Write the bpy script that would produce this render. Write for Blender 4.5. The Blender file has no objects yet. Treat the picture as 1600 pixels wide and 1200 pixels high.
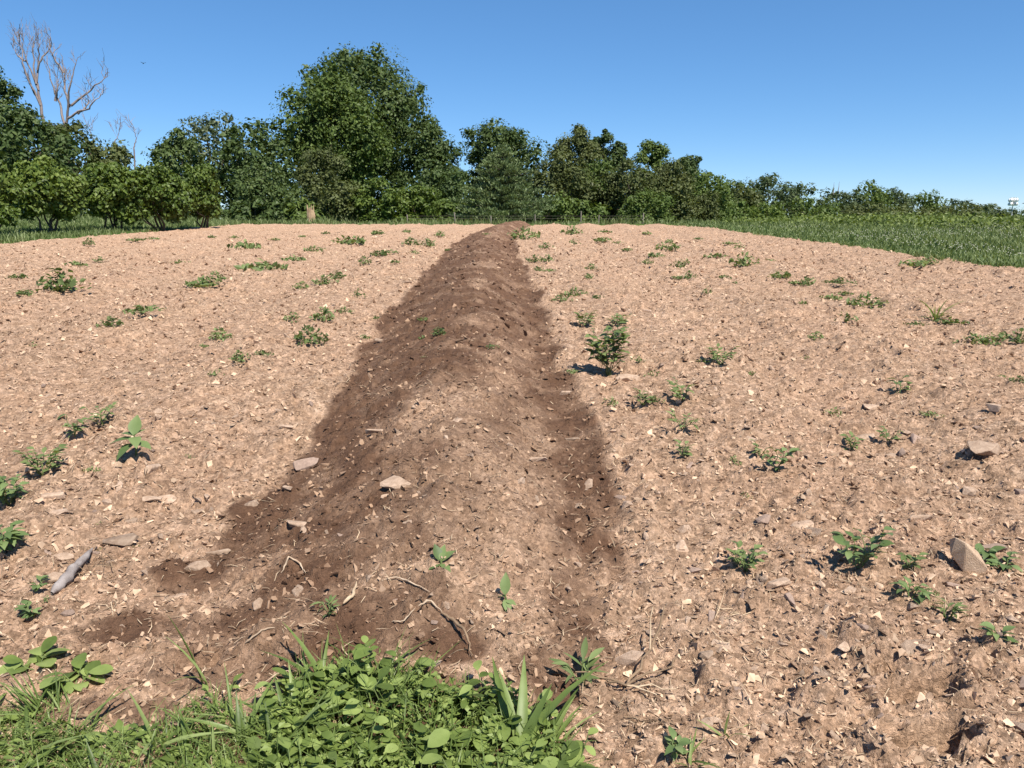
import bpy, bmesh, math, random
import numpy as np
from mathutils import Vector, Matrix, Euler

# ------------------------------------------------------------------ camera, sky, sun, exposure
scene = bpy.context.scene
COL = scene.collection
rad = math.radians
EYE = 1.6
PITCH = rad(12.0)
FPX = 1202.0                                   # focal length in pixels of a 1600 px wide frame
cam_data = bpy.data.cameras.new('camera')
cam_data.sensor_width = 36.0
cam_data.lens = 36.0 * FPX / 1600.0
cam_data.clip_end = 3000.0
cam_data.clip_start = 0.05
cam = bpy.data.objects.new('camera', cam_data)
cam.location = (0, 0, EYE)
cam.rotation_euler = (rad(90) - PITCH, 0, 0)
COL.objects.link(cam)
scene.camera = cam

SUN_EL, SUN_AZ = rad(56.0), rad(146.0)         # azimuth clockwise from +Y (the view direction)
world = bpy.data.worlds.new('World')
scene.world = world
world.use_nodes = True
wn = world.node_tree
wn.nodes.clear()
sky = wn.nodes.new('ShaderNodeTexSky')
sky.sky_type = 'NISHITA'
sky.sun_disc = False
sky.sun_elevation = SUN_EL
sky.sun_rotation = SUN_AZ
sky.altitude = 3000.0
sky.air_density = 1.0
sky.dust_density = 0.0
sky.ozone_density = 10.0
bg = wn.nodes.new('ShaderNodeBackground')
bg.inputs['Strength'].default_value = 0.15
wo = wn.nodes.new('ShaderNodeOutputWorld')
sky_gamma = wn.nodes.new('ShaderNodeGamma')
sky_gamma.inputs['Gamma'].default_value = 0.71
sky_sat = wn.nodes.new('ShaderNodeHueSaturation')
sky_sat.inputs['Saturation'].default_value = 1.2
wn.links.new(sky.outputs['Color'], sky_gamma.inputs['Color'])
wn.links.new(sky_gamma.outputs['Color'], sky_sat.inputs['Color'])
wn.links.new(sky_sat.outputs['Color'], bg.inputs['Color'])
wn.links.new(bg.outputs['Background'], wo.inputs['Surface'])

sun_data = bpy.data.lights.new('sun', 'SUN')
sun_data.energy = 5.0
sun_data.angle = rad(0.53)
sun_data.color = (1.0, 0.935, 0.83)
sun = bpy.data.objects.new('sun', sun_data)
sd = Vector((math.cos(SUN_EL) * math.sin(SUN_AZ), math.cos(SUN_EL) * math.cos(SUN_AZ), math.sin(SUN_EL)))
sun.rotation_euler = sd.to_track_quat('Z', 'Y').to_euler()
sun.location = sd * 50
COL.objects.link(sun)

scene.view_settings.view_transform = 'Standard'
scene.view_settings.look = 'None'
scene.view_settings.exposure = 0.73
scene.view_settings.gamma = 1.0
scene.view_settings.use_curve_mapping = False
scene.render.engine = 'CYCLES'
scene.cycles.max_bounces = 5
scene.cycles.diffuse_bounces = 3
scene.cycles.glossy_bounces = 2
scene.cycles.transmission_bounces = 3
scene.cycles.transparent_max_bounces = 4
scene.cycles.caustics_reflective = False
scene.cycles.caustics_refractive = False

RNG = np.random.default_rng(11)
random.seed(5)

# ------------------------------------------------------------------ helpers
def mesh_np(name, verts, faces, mat=None, smooth=False, attrs=None):
    """verts (N,3); faces one (M,k) int array."""
    me = bpy.data.meshes.new(name)
    verts = np.ascontiguousarray(verts, dtype=np.float32)
    faces = np.ascontiguousarray(faces, dtype=np.int32)
    m, k = faces.shape
    me.vertices.add(len(verts))
    me.vertices.foreach_set('co', verts.ravel())
    me.loops.add(m * k)
    me.loops.foreach_set('vertex_index', faces.ravel())
    me.polygons.add(m)
    me.polygons.foreach_set('loop_start', np.arange(0, m * k, k, dtype=np.int32))
    me.polygons.foreach_set('use_smooth', np.full(m, smooth, dtype=bool))
    if attrs:
        for an, av in attrs.items():
            a = me.attributes.new(an, 'FLOAT', 'POINT')
            a.data.foreach_set('value', np.ascontiguousarray(av, dtype=np.float32))
    me.update(calc_edges=True)
    if mat:
        me.materials.append(mat)
    return me

def obj(name, me, parent=None, loc=(0, 0, 0), rot=(0, 0, 0), scale=(1, 1, 1)):
    o = bpy.data.objects.new(name, me)
    COL.objects.link(o)
    o.location, o.rotation_euler, o.scale = loc, rot, scale
    if parent is not None:
        o.parent = parent
    return o

def tag(o, label=None, cat=None, group=None, kind=None):
    if label: o['label'] = label
    if cat: o['category'] = cat
    if group: o['group'] = group
    if kind: o['kind'] = kind
    return o

def empty(name, loc, rotz=0.0):
    o = bpy.data.objects.new(name, None)
    o.empty_display_size = 0.1
    COL.objects.link(o)
    o.location = loc
    o.rotation_euler = (0, 0, rotz)
    return o

def hash2(ix, iy, seed):
    h = (ix.astype(np.int64) * 374761393 + iy.astype(np.int64) * 668265263 + seed * 1442695041) & 0xFFFFFFFF
    h = ((h ^ (h >> 13)) * 1274126177) & 0xFFFFFFFF
    h = ((h ^ (h >> 16)) * 2246822519) & 0xFFFFFFFF
    return ((h ^ (h >> 15)) & 0xFFFFFF) / float(0x1000000)

def vnoise(x, y, seed=0):
    ix, iy = np.floor(x), np.floor(y)
    fx, fy = x - ix, y - iy
    fx = fx * fx * (3 - 2 * fx)
    fy = fy * fy * (3 - 2 * fy)
    a = hash2(ix, iy, seed); b = hash2(ix + 1, iy, seed)
    c = hash2(ix, iy + 1, seed); d = hash2(ix + 1, iy + 1, seed)
    return (a + (b - a) * fx) * (1 - fy) + (c + (d - c) * fx) * fy - 0.5

def fbm(x, y, seed=0, octaves=4, gain=0.5):
    s = 0; amp = 1.0
    for i in range(octaves):
        s = s + amp * vnoise(x * (2 ** i) + 17.3 * i, y * (2 ** i) - 9.1 * i, seed + i)
        amp *= gain
    return s

def lumps(x, y, cell, seed, prob, flat=0.55):
    """crumbly lumps of soil: tilted, flattened caps on a jittered lattice"""
    gx, gy = x / cell, y / cell
    ix, iy = np.floor(gx), np.floor(gy)
    out = np.zeros_like(gx)
    for dx in (-1, 0, 1):
        for dy in (-1, 0, 1):
            cx, cy = ix + dx, iy + dy
            h1 = hash2(cx, cy, seed); h2 = hash2(cx, cy, seed + 1)
            h3 = hash2(cx, cy, seed + 2); h4 = hash2(cx, cy, seed + 3)
            ang = h4 * 6.283
            px = gx - (cx + 0.15 + 0.7 * h1); py = gy - (cy + 0.15 + 0.7 * h2)
            ca, sa = np.cos(ang), np.sin(ang)
            u = (px * ca + py * sa); v = (-px * sa + py * ca) * (1.2 + 0.8 * h2)
            r = 0.2 + 0.38 * h1
            q = 1 - np.maximum(np.abs(u) * 0.85 + np.abs(v) * 0.45, np.abs(v) * 0.9 + np.abs(u) * 0.3) / r
            top = np.minimum(np.clip(q, 0, 1) * 1.9, 0.8 + 0.35 * u / r)
            hgt = np.where((h3 < prob) & (q > 0), top * r * cell * flat, 0)
            out = np.maximum(out, hgt)
    return out

def sstep(a, b, x):
    t = np.clip((x - a) / (b - a), 0, 1)
    return t * t * (3 - 2 * t)

# ------------------------------------------------------------------ terrain height
ZY = np.array([-60, -10, 0, 2, 4, 6, 8, 12, 18, 24, 30, 36, 40, 43, 47, 52, 60, 80, 120, 200, 400, 900, 2500.0])
ZZ = np.array([-3, -.6, -.05, .08, .26, .43, .55, .70, .85, .98, 1.12, 1.26, 1.34, 1.37, 1.30, 1.15, .95, .6, .2, -.4, -1.5, -3, -6.0])
_yy = np.linspace(-60, 400, 9201)
_zz = np.interp(_yy, ZY, ZZ)
_k = np.hanning(81); _k /= _k.sum()
_pad = np.pad(_zz, 40, mode='edge')
_zs = np.convolve(_pad, _k, mode='valid')

def profile(y):
    y = np.asarray(y, dtype=float)
    return np.where(y < 395, np.interp(y, _yy, _zs), np.interp(y, ZY, ZZ))

FX0, FX1, FY0, FY1 = -14.45, 8.7, 0.2, 43.0      # the ploughed rectangle

def macro(x, y):
    x = np.asarray(x, dtype=float); y = np.asarray(y, dtype=float)
    z = profile(y)
    z = z + 0.028 * np.clip(-x - 14.5, 0, 40) * np.clip((60 - y) / 30, 0.25, 1)
    z = z + 0.020 * np.clip(x - 8.7, 0, 14) * np.clip((60 - y) / 30, 0, 1)
    return z

def row_u(x, y):
    """distance across from the axis of the freshly hilled row"""
    y = np.asarray(y, dtype=float)
    return x + 0.30 + 0.024 * y - 1.35 * np.clip((y - 18) / 22, 0, 1.3) ** 2

PT = np.array([-3, -1.25, -1.05, -.9, -.5, -.15, .08, .35, .58, .78, .95, 1.15, 3])
PH = np.array([0, .0, -.03, -.015, .10, .19, .205, .15, .045, -.035, -.045, .01, 0])

def field_base(x, y):
    u = row_u(x, y)
    z = macro(x, y)
    wob = 0.10 * fbm(y * 0.9, y * 0 + 3.3, 71, 3)
    t = (u + wob) / 0.85
    fade = sstep(1.9, 3.3, y)
    z = z + np.interp(t, PT, PH) * fade
    k = np.abs(t)
    old = sstep(1.1, 1.6, k) * (0.5 + 0.5 * sstep(2.0, 6.0, y))
    z = z + 0.058 * old * np.cos(u / 1.85 * 2 * math.pi) * (0.7 + 0.5 * vnoise(x * .5, y * .3, 5))
    return z

# tyre-lug pits in the soft soil: centre, half sizes, turn, depth
PITS = []

def field_h(x, y, fine=True):
    x = np.asarray(x, dtype=float); y = np.asarray(y, dtype=float)
    z = field_base(x, y)
    t = row_u(x, y) / 0.85
    m = 1 - 0.35 * np.clip(1.1 - np.abs(t), 0, 1)
    z = z + 0.045 * fbm(x * 0.9, y * 0.9, 21, 3) + 0.030 * fbm(x * 4, y * 4, 31, 4)
    z = z + lumps(x, y, 0.26, 41, 0.30, 0.42) * m
    z = z + lumps(x + .07, y - .03, 0.13, 51, 0.5, 0.5)
    if fine:
        z = z + lumps(x - .02, y + .05, 0.062, 61, 0.65, 0.62)
        z = z + lumps(x + .3, y + .1, 0.034, 81, 0.65, 0.7) + 0.008 * fbm(x * 40, y * 40, 91, 2)
    for (cx, cy, a, b, ang, dep) in PITS:
        ca, sa = math.cos(ang), math.sin(ang)
        uu = ((x - cx) * ca + (y - cy) * sa) / a
        vv = (-(x - cx) * sa + (y - cy) * ca) / b
        rr = np.sqrt(uu ** 4 + vv ** 4)
        z = z - dep * (1 - sstep(0.75, 1.08, rr)) + dep * 0.35 * np.exp(-((np.sqrt(rr + 1e-6) - 1.2) / .18) ** 2)
    return z

def ray(px, py):
    v = (600.0 - py) / FPX
    return Vector(((px - 800.0) / FPX, math.cos(PITCH) + math.sin(PITCH) * v, -math.sin(PITCH) + math.cos(PITCH) * v))

def on_ground(px, py, far=42.0):
    """where the line of sight through a picture point meets the ploughed ground"""
    d = ray(px, py)
    s = np.geomspace(1.2, far, 900)
    gx, gy, gz = d.x * s, d.y * s, EYE + d.z * s
    below = gz < field_h(gx, gy, False)
    i = int(np.argmax(below)) if below.any() else len(s) - 1
    return float(gx[i]), float(gy[i])

def soil_z(x, y):
    return float(field_h(np.array([x]), np.array([y]))[0])

def at(px, py, depth):
    d = ray(px, py)
    s = depth / d.y
    return Vector((d.x * s, depth, EYE + d.z * s))

def gz(x, y):
    return float(macro(np.array([x]), np.array([y]))[0])

for (ppx, ppy, a, b, ang, dep) in ((1440, 1084, .13, .06, .15, .10), (1446, 1158, .14, .055, .1, .10), (1385, 1045, .06, .05, .5, .05),
                                   (1330, 1110, .08, .04, -.4, .025), (1483, 1170, .035, .06, .3, .05), (276, 862, .03, .03, 0, .05),
                                   (648, 946, .025, .02, 0, .05), (300, 1040, .10, .06, .3, .04)):
    hx, hy = on_ground(ppx, ppy)
    PITS.append((hx, hy, a, b, ang, dep))

# moist, freshly turned earth, plus shade painted into the soil under the foreground foliage
MOIST_AND_SHADE_SPOTS = []
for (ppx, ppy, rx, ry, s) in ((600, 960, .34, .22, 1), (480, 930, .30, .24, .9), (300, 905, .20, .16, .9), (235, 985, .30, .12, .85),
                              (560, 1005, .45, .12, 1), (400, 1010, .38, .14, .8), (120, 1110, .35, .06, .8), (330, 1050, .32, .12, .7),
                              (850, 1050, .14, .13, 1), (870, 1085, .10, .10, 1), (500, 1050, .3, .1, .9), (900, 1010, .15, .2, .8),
                              (410, 800, .20, .22, 1), (690, 1010, .25, .10, .9), (890, 940, .16, .3, .7), (240, 1120, .2, .06, .8), (520, 870, .34, .30, .95), (610, 850, .26, .26, .8), (450, 960, .40, .25, .85), (640, 980, .35, .18, .9), (540, 800, .3, .35, .8), (520, 1130, .30, .30, .95), (640, 1140, .35, .28, .95), (760, 1170, .30, .22, .95), (600, 1230, .5, .25, 1), (800, 1240, .4, .2, 1), (200, 1190, .5, .12, .6), (400, 1210, .4, .18, .8)):  # the final group is painted shade under the leafy clump and low grass
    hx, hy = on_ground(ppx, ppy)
    MOIST_AND_SHADE_SPOTS.append((hx, hy, rx, ry, s))

def moist(x, y):  # soil moisture, also carrying the painted shade beneath the clump
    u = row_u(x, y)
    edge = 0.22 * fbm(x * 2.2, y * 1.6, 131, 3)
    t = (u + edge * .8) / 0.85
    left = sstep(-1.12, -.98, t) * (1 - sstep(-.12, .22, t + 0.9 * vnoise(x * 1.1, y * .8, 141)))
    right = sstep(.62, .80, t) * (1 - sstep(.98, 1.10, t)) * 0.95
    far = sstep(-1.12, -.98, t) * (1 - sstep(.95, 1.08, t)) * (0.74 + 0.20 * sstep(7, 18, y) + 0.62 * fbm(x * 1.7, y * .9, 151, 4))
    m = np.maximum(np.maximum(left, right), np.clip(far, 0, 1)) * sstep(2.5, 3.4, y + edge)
    for (cx, cy, rx, ry, s) in MOIST_AND_SHADE_SPOTS:
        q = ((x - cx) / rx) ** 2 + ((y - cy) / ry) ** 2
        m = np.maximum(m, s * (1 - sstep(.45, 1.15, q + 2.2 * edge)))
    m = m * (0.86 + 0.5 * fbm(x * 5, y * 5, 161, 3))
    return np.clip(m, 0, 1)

# ------------------------------------------------------------------ materials
def new_mat(name):
    m = bpy.data.materials.new(name)
    m.use_nodes = True
    nt = m.node_tree
    nt.nodes.clear()
    out = nt.nodes.new('ShaderNodeOutputMaterial')
    return m, nt, out

def N(nt, kind, **kw):
    n = nt.nodes.new(kind)
    for k, v in kw.items():
        setattr(n, k, v)
    return n

def ramp(nt, fac, stops):
    r = N(nt, 'ShaderNodeValToRGB')
    e = r.color_ramp.elements
    while len(e) < len(stops):
        e.new(0.5)
    for el, (p, c) in zip(e, stops):
        el.position = p
        el.color = (c[0], c[1], c[2], 1)
    nt.links.new(fac, r.inputs['Fac'])
    return r.outputs['Color']

def noise(nt, vec, scale, detail=4, rough=.6):
    n = N(nt, 'ShaderNodeTexNoise')
    n.inputs['Scale'].default_value = scale
    n.inputs['Detail'].default_value = detail
    n.inputs['Roughness'].default_value = rough
    nt.links.new(vec, n.inputs['Vector'])
    return n.outputs['Fac']

def mixc(nt, fac, a, b, mode='MIX'):
    n = N(nt, 'ShaderNodeMix', data_type='RGBA', blend_type=mode)
    for val, idx in ((fac, 0), (a, 6), (b, 7)):
        if hasattr(val, 'links'):
            nt.links.new(val, n.inputs[idx])
        elif idx == 0:
            n.inputs[0].default_value = val
        else:
            n.inputs[idx].default_value = (val[0], val[1], val[2], 1)
    return n.outputs[2]

def math_n(nt, op, a, b=None):
    n = N(nt, 'ShaderNodeMath', operation=op)
    for i, v in enumerate((a, b)):
        if v is None: continue
        if hasattr(v, 'links'): nt.links.new(v, n.inputs[i])
        else: n.inputs[i].default_value = v
    return n.outputs[0]

def soil_material():
    m, nt, out = new_mat('stony_soil')
    tc = N(nt, 'ShaderNodeNewGeometry').outputs['Position']
    at_ = N(nt, 'ShaderNodeAttribute', attribute_name='moist')  # moist earth, and the dark gaps painted below the foreground plants
    big = noise(nt, tc, 0.9, 4)
    mid = noise(nt, tc, 9, 5, .7)
    fin = noise(nt, tc, 70, 4, .7)
    dry = ramp(nt, mid, [(.27, (.275, .170, .106)), (.5, (.475, .316, .212)), (.74, (.60, .43, .312))])
    dry = mixc(nt, ramp(nt, big, [(.35, (0, 0, 0)), (.65, (.5, .5, .5))]), dry, (.49, .310, .205))
    # little chips of stone and crumbs, each with a tint of its own
    for sc, amt in ((30, .55), (80, .6)):
        vo = N(nt, 'ShaderNodeTexVoronoi', feature='F1')
        vo.inputs['Scale'].default_value = sc
        nt.links.new(tc, vo.inputs['Vector'])
        sep = N(nt, 'ShaderNodeSeparateColor')
        nt.links.new(vo.outputs['Color'], sep.inputs['Color'])
        tint = ramp(nt, sep.outputs[0], [(0, (.38, .36, .34)), (.4, (.9, .9, .9)), (.8, (1.05, 1.04, 1.03)), (1, (1.5, 1.53, 1.57))])
        dry = mixc(nt, amt, dry, mixc(nt, 1.0, dry, tint, 'MULTIPLY'))
    dry = mixc(nt, .6, dry, mixc(nt, 1.0, dry, ramp(nt, fin, [(.3, (.55, .53, .5)), (.6, (1.15, 1.15, 1.15))]), 'MULTIPLY'))
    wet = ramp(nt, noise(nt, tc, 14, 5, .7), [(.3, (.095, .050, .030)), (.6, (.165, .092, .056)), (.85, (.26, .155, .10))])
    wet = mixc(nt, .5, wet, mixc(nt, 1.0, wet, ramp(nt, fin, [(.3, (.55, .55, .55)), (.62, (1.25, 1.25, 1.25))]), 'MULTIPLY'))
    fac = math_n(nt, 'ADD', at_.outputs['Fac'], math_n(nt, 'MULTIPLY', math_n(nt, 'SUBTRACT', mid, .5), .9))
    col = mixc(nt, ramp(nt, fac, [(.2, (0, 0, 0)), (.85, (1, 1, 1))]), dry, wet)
    b = N(nt, 'ShaderNodeBsdfPrincipled')
    b.inputs['Roughness'].default_value = .95
    b.inputs['Specular IOR Level'].default_value = .15
    nt.links.new(col, b.inputs['Base Color'])
    hgt = math_n(nt, 'ADD', math_n(nt, 'MULTIPLY', noise(nt, tc, 45, 5, .75), 1.0), math_n(nt, 'MULTIPLY', noise(nt, tc, 170, 3, .7), .35))
    bp = N(nt, 'ShaderNodeBump')
    bp.inputs['Strength'].default_value = .9
    bp.inputs['Distance'].default_value = .03
    nt.links.new(hgt, bp.inputs['Height'])
    nt.links.new(bp.outputs['Normal'], b.inputs['Normal'])
    nt.links.new(b.outputs['BSDF'], out.inputs['Surface'])
    return m

def simple_mat(name, c0, c1, scale=6, rough=.85, island=.3, objr=.2, bump=0.0, spec=.2, dirt=None):
    """two-tone noise with a tint for each piece"""
    m, nt, out = new_mat(name)
    tc = N(nt, 'ShaderNodeTexCoord').outputs['Object']
    col = ramp(nt, noise(nt, tc, scale, 5, .65), [(.3, c0), (.7, c1)])
    g = N(nt, 'ShaderNodeNewGeometry')
    oi = N(nt, 'ShaderNodeObjectInfo')
    v = math_n(nt, 'ADD', math_n(nt, 'MULTIPLY', math_n(nt, 'SUBTRACT', g.outputs['Random Per Island'], .5), 2 * island),
               math_n(nt, 'MULTIPLY', math_n(nt, 'SUBTRACT', oi.outputs['Random'], .5), 2 * objr))
    hs = N(nt, 'ShaderNodeHueSaturation')
    nt.links.new(math_n(nt, 'ADD', v, 1.0), hs.inputs['Value'])
    nt.links.new(col, hs.inputs['Color'])
    b = N(nt, 'ShaderNodeBsdfPrincipled')
    b.inputs['Roughness'].default_value = rough
    b.inputs['Specular IOR Level'].default_value = spec
    fin = hs.outputs['Color']
    if dirt:                                      # pieces lying on moist earth are coated with it; under the clump this paints shade
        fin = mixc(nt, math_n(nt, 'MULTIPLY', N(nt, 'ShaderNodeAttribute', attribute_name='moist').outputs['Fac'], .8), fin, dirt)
    nt.links.new(fin, b.inputs['Base Color'])
    if bump:
        bp = N(nt, 'ShaderNodeBump')
        bp.inputs['Strength'].default_value = .7
        bp.inputs['Distance'].default_value = bump
        nt.links.new(noise(nt, tc, scale * 5, 5, .7), bp.inputs['Height'])
        nt.links.new(bp.outputs['Normal'], b.inputs['Normal'])
    nt.links.new(b.outputs['BSDF'], out.inputs['Surface'])
    return m

def leaf_mat(name, dark, mid, light, trans=.3, rough=.5, spec=.3, tone=(1.25, 1.15, .5), patch=0.35, pscale=.35, own=.25, vary=1.0):
    """leaf: a tint per leaf, thin enough to let light through"""
    m, nt, out = new_mat(name)
    g = N(nt, 'ShaderNodeNewGeometry')
    oi = N(nt, 'ShaderNodeObjectInfo')
    f = math_n(nt, 'ADD', math_n(nt, 'MULTIPLY', g.outputs['Random Per Island'], 1 - own), math_n(nt, 'MULTIPLY', oi.outputs['Random'], own))
    f = math_n(nt, 'ADD', math_n(nt, 'MULTIPLY', f, vary), .5 - .5 * vary)
    pn = noise(nt, g.outputs['Position'], pscale, 3)
    f = math_n(nt, 'ADD', f, math_n(nt, 'MULTIPLY', math_n(nt, 'SUBTRACT', pn, .5), 2 * patch))
    col = ramp(nt, f, [(.05, dark), (.5, mid), (.95, light)])
    b = N(nt, 'ShaderNodeBsdfPrincipled')
    b.inputs['Roughness'].default_value = rough
    b.inputs['Specular IOR Level'].default_value = spec
    nt.links.new(col, b.inputs['Base Color'])
    t = N(nt, 'ShaderNodeBsdfTranslucent')
    nt.links.new(mixc(nt, 1.0, col, tone, 'MULTIPLY'), t.inputs['Color'])
    mx = N(nt, 'ShaderNodeMixShader')
    mx.inputs[0].default_value = trans
    nt.links.new(b.outputs['BSDF'], mx.inputs[1])
    nt.links.new(t.outputs['BSDF'], mx.inputs[2])
    nt.links.new(mx.outputs[0], out.inputs['Surface'])
    return m

M = {}
M['soil'] = soil_material()
M['stone'] = simple_mat('pale_shale', (.29, .195, .135), (.50, .37, .275), 5, .95, .15, .25, .012)
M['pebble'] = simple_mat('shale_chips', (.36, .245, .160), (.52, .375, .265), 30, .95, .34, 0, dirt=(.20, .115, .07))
M['darkstone'] = simple_mat('grey_brown_shale', (.19, .135, .105), (.30, .215, .17), 9, .9, .2, .2, .004)
M['bark'] = simple_mat('bark', (.045, .036, .028), (.11, .09, .07), 8, .95, .1, .15)
M['deadwood'] = simple_mat('bare_grey_wood', (.17, .135, .125), (.30, .25, .235), 5, .9, .1, .1)
M['greywood'] = simple_mat('weathered_grey_wood', (.16, .135, .125), (.30, .265, .25), 25, .95, .1, .1, .004)
M['root'] = simple_mat('pale_root', (.30, .21, .145), (.50, .39, .28), 20, .9, .3, .2)
M['twig'] = simple_mat('brown_twig', (.12, .08, .05), (.24, .165, .105), 20, .9, .3, .2)
M['straw'] = simple_mat('dry_straw', (.30, .21, .13), (.50, .39, .27), 30, .9, .4, .1)
M['oak'] = leaf_mat('oak_leaf', (.026, .046, .014), (.070, .106, .032), (.140, .182, .066), .26, vary=.55, spec=.2)
M['mid'] = leaf_mat('broad_leaf', (.036, .060, .014), (.092, .136, .032), (.170, .220, .066), .28, vary=.55, spec=.2)
M['olive'] = leaf_mat('olive_leaf', (.040, .054, .018), (.098, .118, .040), (.165, .185, .072), .27, vary=.55, spec=.2)
M['peach'] = leaf_mat('orchard_leaf', (.040, .070, .012), (.092, .140, .024), (.165, .215, .046), .30)
M['pale'] = leaf_mat('silvery_leaf', (.05, .075, .035), (.10, .13, .065), (.18, .21, .12), .25)
M['pine'] = leaf_mat('pine_needle', (.065, .098, .040), (.145, .195, .080), (.23, .285, .125), .22)
M['far'] = leaf_mat('distant_leaf', (.034, .054, .024), (.074, .104, .044), (.125, .155, .068), .22, vary=.55, spec=.2)
M['grass'] = leaf_mat('grass_blade', (.065, .095, .028), (.150, .195, .068), (.26, .30, .135), .32, patch=.5, pscale=.5)
M['herb'] = leaf_mat('meadow_herb', (.065, .095, .018), (.140, .185, .040), (.23, .275, .078), .32)
M['weed'] = leaf_mat('weed_leaf', (.075, .105, .036), (.145, .195, .070), (.23, .285, .115), .3, .5, .25, patch=.2, pscale=8, own=.5)
M['broad'] = leaf_mat('big_weed_leaf', (.080, .125, .042), (.135, .195, .070), (.200, .265, .105), .3, .5, .3, patch=.25, pscale=25, own=.85)
M['clover'] = leaf_mat('clump_leaf', (.060, .092, .020), (.168, .230, .056), (.31, .38, .122), .34, .5, .3, patch=.28, pscale=22, own=.8)
M['blade'] = leaf_mat('broad_grass_blade', (.070, .108, .025), (.150, .210, .055), (.30, .36, .14), .34, .45, .35, patch=.3, pscale=14, own=.8)
M['flower'] = simple_mat('white_clover_head', (.45, .44, .33), (.62, .60, .48), 20, .9, .1, 0)
M['white'] = simple_mat('white_plastic', (.74, .74, .72), (.82, .82, .80), 4, .4, .03, .03, 0, .5)
M['black'] = simple_mat('dark_opening', (.012, .011, .010), (.02, .018, .017), 4, .9, 0, 0)
M['metal'] = simple_mat('dull_metal', (.36, .36, .34), (.50, .50, .47), 6, .5, .05, .05, 0, .5)
M['post'] = simple_mat('fence_post_wood', (.15, .125, .10), (.27, .235, .195), 8, .9, .1, .15)
M['bird'] = simple_mat('dark_plumage', (.012, .012, .016), (.03, .03, .036), 10, .6, .1, .1)
M['tan'] = simple_mat('split_tan_wood', (.20, .125, .07), (.46, .33, .21), 3, .85, .2, .1)

# ------------------------------------------------------------------ ground sheets
# ploughed field: denser near the row's end, spreading with distance
ys = [0.25, .6, .9]
while ys[-1] < FY1 + .35:
    ys.append(ys[-1] * (1.0062 if ys[-1] > 1.7 else 1.03))
ys = np.array(ys)
NC, NE = 720, 34
cols = []
for yv in ys:
    wl = min(.74 * yv + 2.1, -FX0 - .3)
    wr = min(.74 * yv + 2.1, FX1 - .3)
    cols.append(np.concatenate([np.linspace(FX0 - .35, -wl, NE, endpoint=False), np.linspace(-wl, wr, NC, endpoint=False), np.linspace(wr, FX1 + .35, NE)]))
GX = np.array(cols)
GY = np.repeat(ys[:, None], GX.shape[1], 1)
jit = np.gradient(ys)[:, None]
GYj = GY + (RNG.random(GX.shape) - .5) * .35 * jit
GZ = field_h(GX, GYj)
edge = np.minimum(np.minimum(GX - (FX0 - .35), FX1 + .35 - GX), FY1 + .35 - GY)
GZ = GZ - .25 * (1 - sstep(0, .35, edge))
nr, nc = GX.shape
idx = np.arange(nr * nc).reshape(nr, nc)
F = np.stack([idx[:-1, :-1], idx[:-1, 1:], idx[1:, 1:], idx[1:, :-1]], -1).reshape(-1, 4)
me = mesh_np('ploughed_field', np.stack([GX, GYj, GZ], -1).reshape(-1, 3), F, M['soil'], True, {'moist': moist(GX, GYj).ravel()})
tag(obj('ploughed_field', me), kind='structure')

# grassland all round, dipping out of sight beneath the ploughed ground
def grassland_mat():
    m, nt, out = new_mat('grassy_ground')
    tc = N(nt, 'ShaderNodeNewGeometry').outputs['Position']
    c = ramp(nt, noise(nt, tc, .8, 6, .7), [(.3, (.032, .060, .014)), (.5, (.058, .098, .022)), (.72, (.095, .125, .038))])
    c = mixc(nt, .5, c, mixc(nt, 1.0, c, ramp(nt, noise(nt, tc, 18, 4, .7), [(.3, (.5, .5, .5)), (.65, (1.3, 1.3, 1.3))]), 'MULTIPLY'))
    b = N(nt, 'ShaderNodeBsdfPrincipled')
    b.inputs['Roughness'].default_value = .95
    b.inputs['Specular IOR Level'].default_value = .1
    nt.links.new(c, b.inputs['Base Color'])
    nt.links.new(b.outputs['BSDF'], out.inputs['Surface'])
    return m
gxs = np.unique(np.concatenate([np.linspace(-1500, -120, 24), np.linspace(-120, -16, 80), np.arange(-16, -13.5, .12), np.linspace(-13.5, 7.8, 20), np.arange(7.8, 10, .12), np.linspace(10, 140, 110), np.linspace(140, 1500, 24)]))
gys = np.unique(np.concatenate([np.linspace(-60, 0, 30), np.arange(0, 2.4, .3), np.linspace(2.4, 42, 60), np.arange(42, 44.5, .12), np.linspace(44.5, 120, 80), np.linspace(120, 500, 60), np.linspace(500, 2400, 30)]))
AX, AY = np.meshgrid(gxs, gys)
AZ = macro(AX, AY) + .03 * fbm(AX * .7, AY * .7, 201, 3) * (AY < 140)
inside = sstep(-.05, .25, np.minimum(np.minimum(AX - FX0, FX1 - AX), np.minimum(FY1 - AY, AY - .9)))
AZ = AZ - .45 * inside + .02 * (1 - inside)
nr, nc = AX.shape
idx = np.arange(nr * nc).reshape(nr, nc)
F = np.stack([idx[:-1, :-1], idx[:-1, 1:], idx[1:, 1:], idx[1:, :-1]], -1).reshape(-1, 4)
tag(obj('grassland', mesh_np('grassland', np.stack([AX, AY, AZ], -1).reshape(-1, 3), F, grassland_mat(), True)), kind='structure')

# ------------------------------------------------------------------ leaves, tubes, trees
def unit(v):
    return v / np.maximum(np.linalg.norm(v, axis=-1, keepdims=True), 1e-9)

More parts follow.
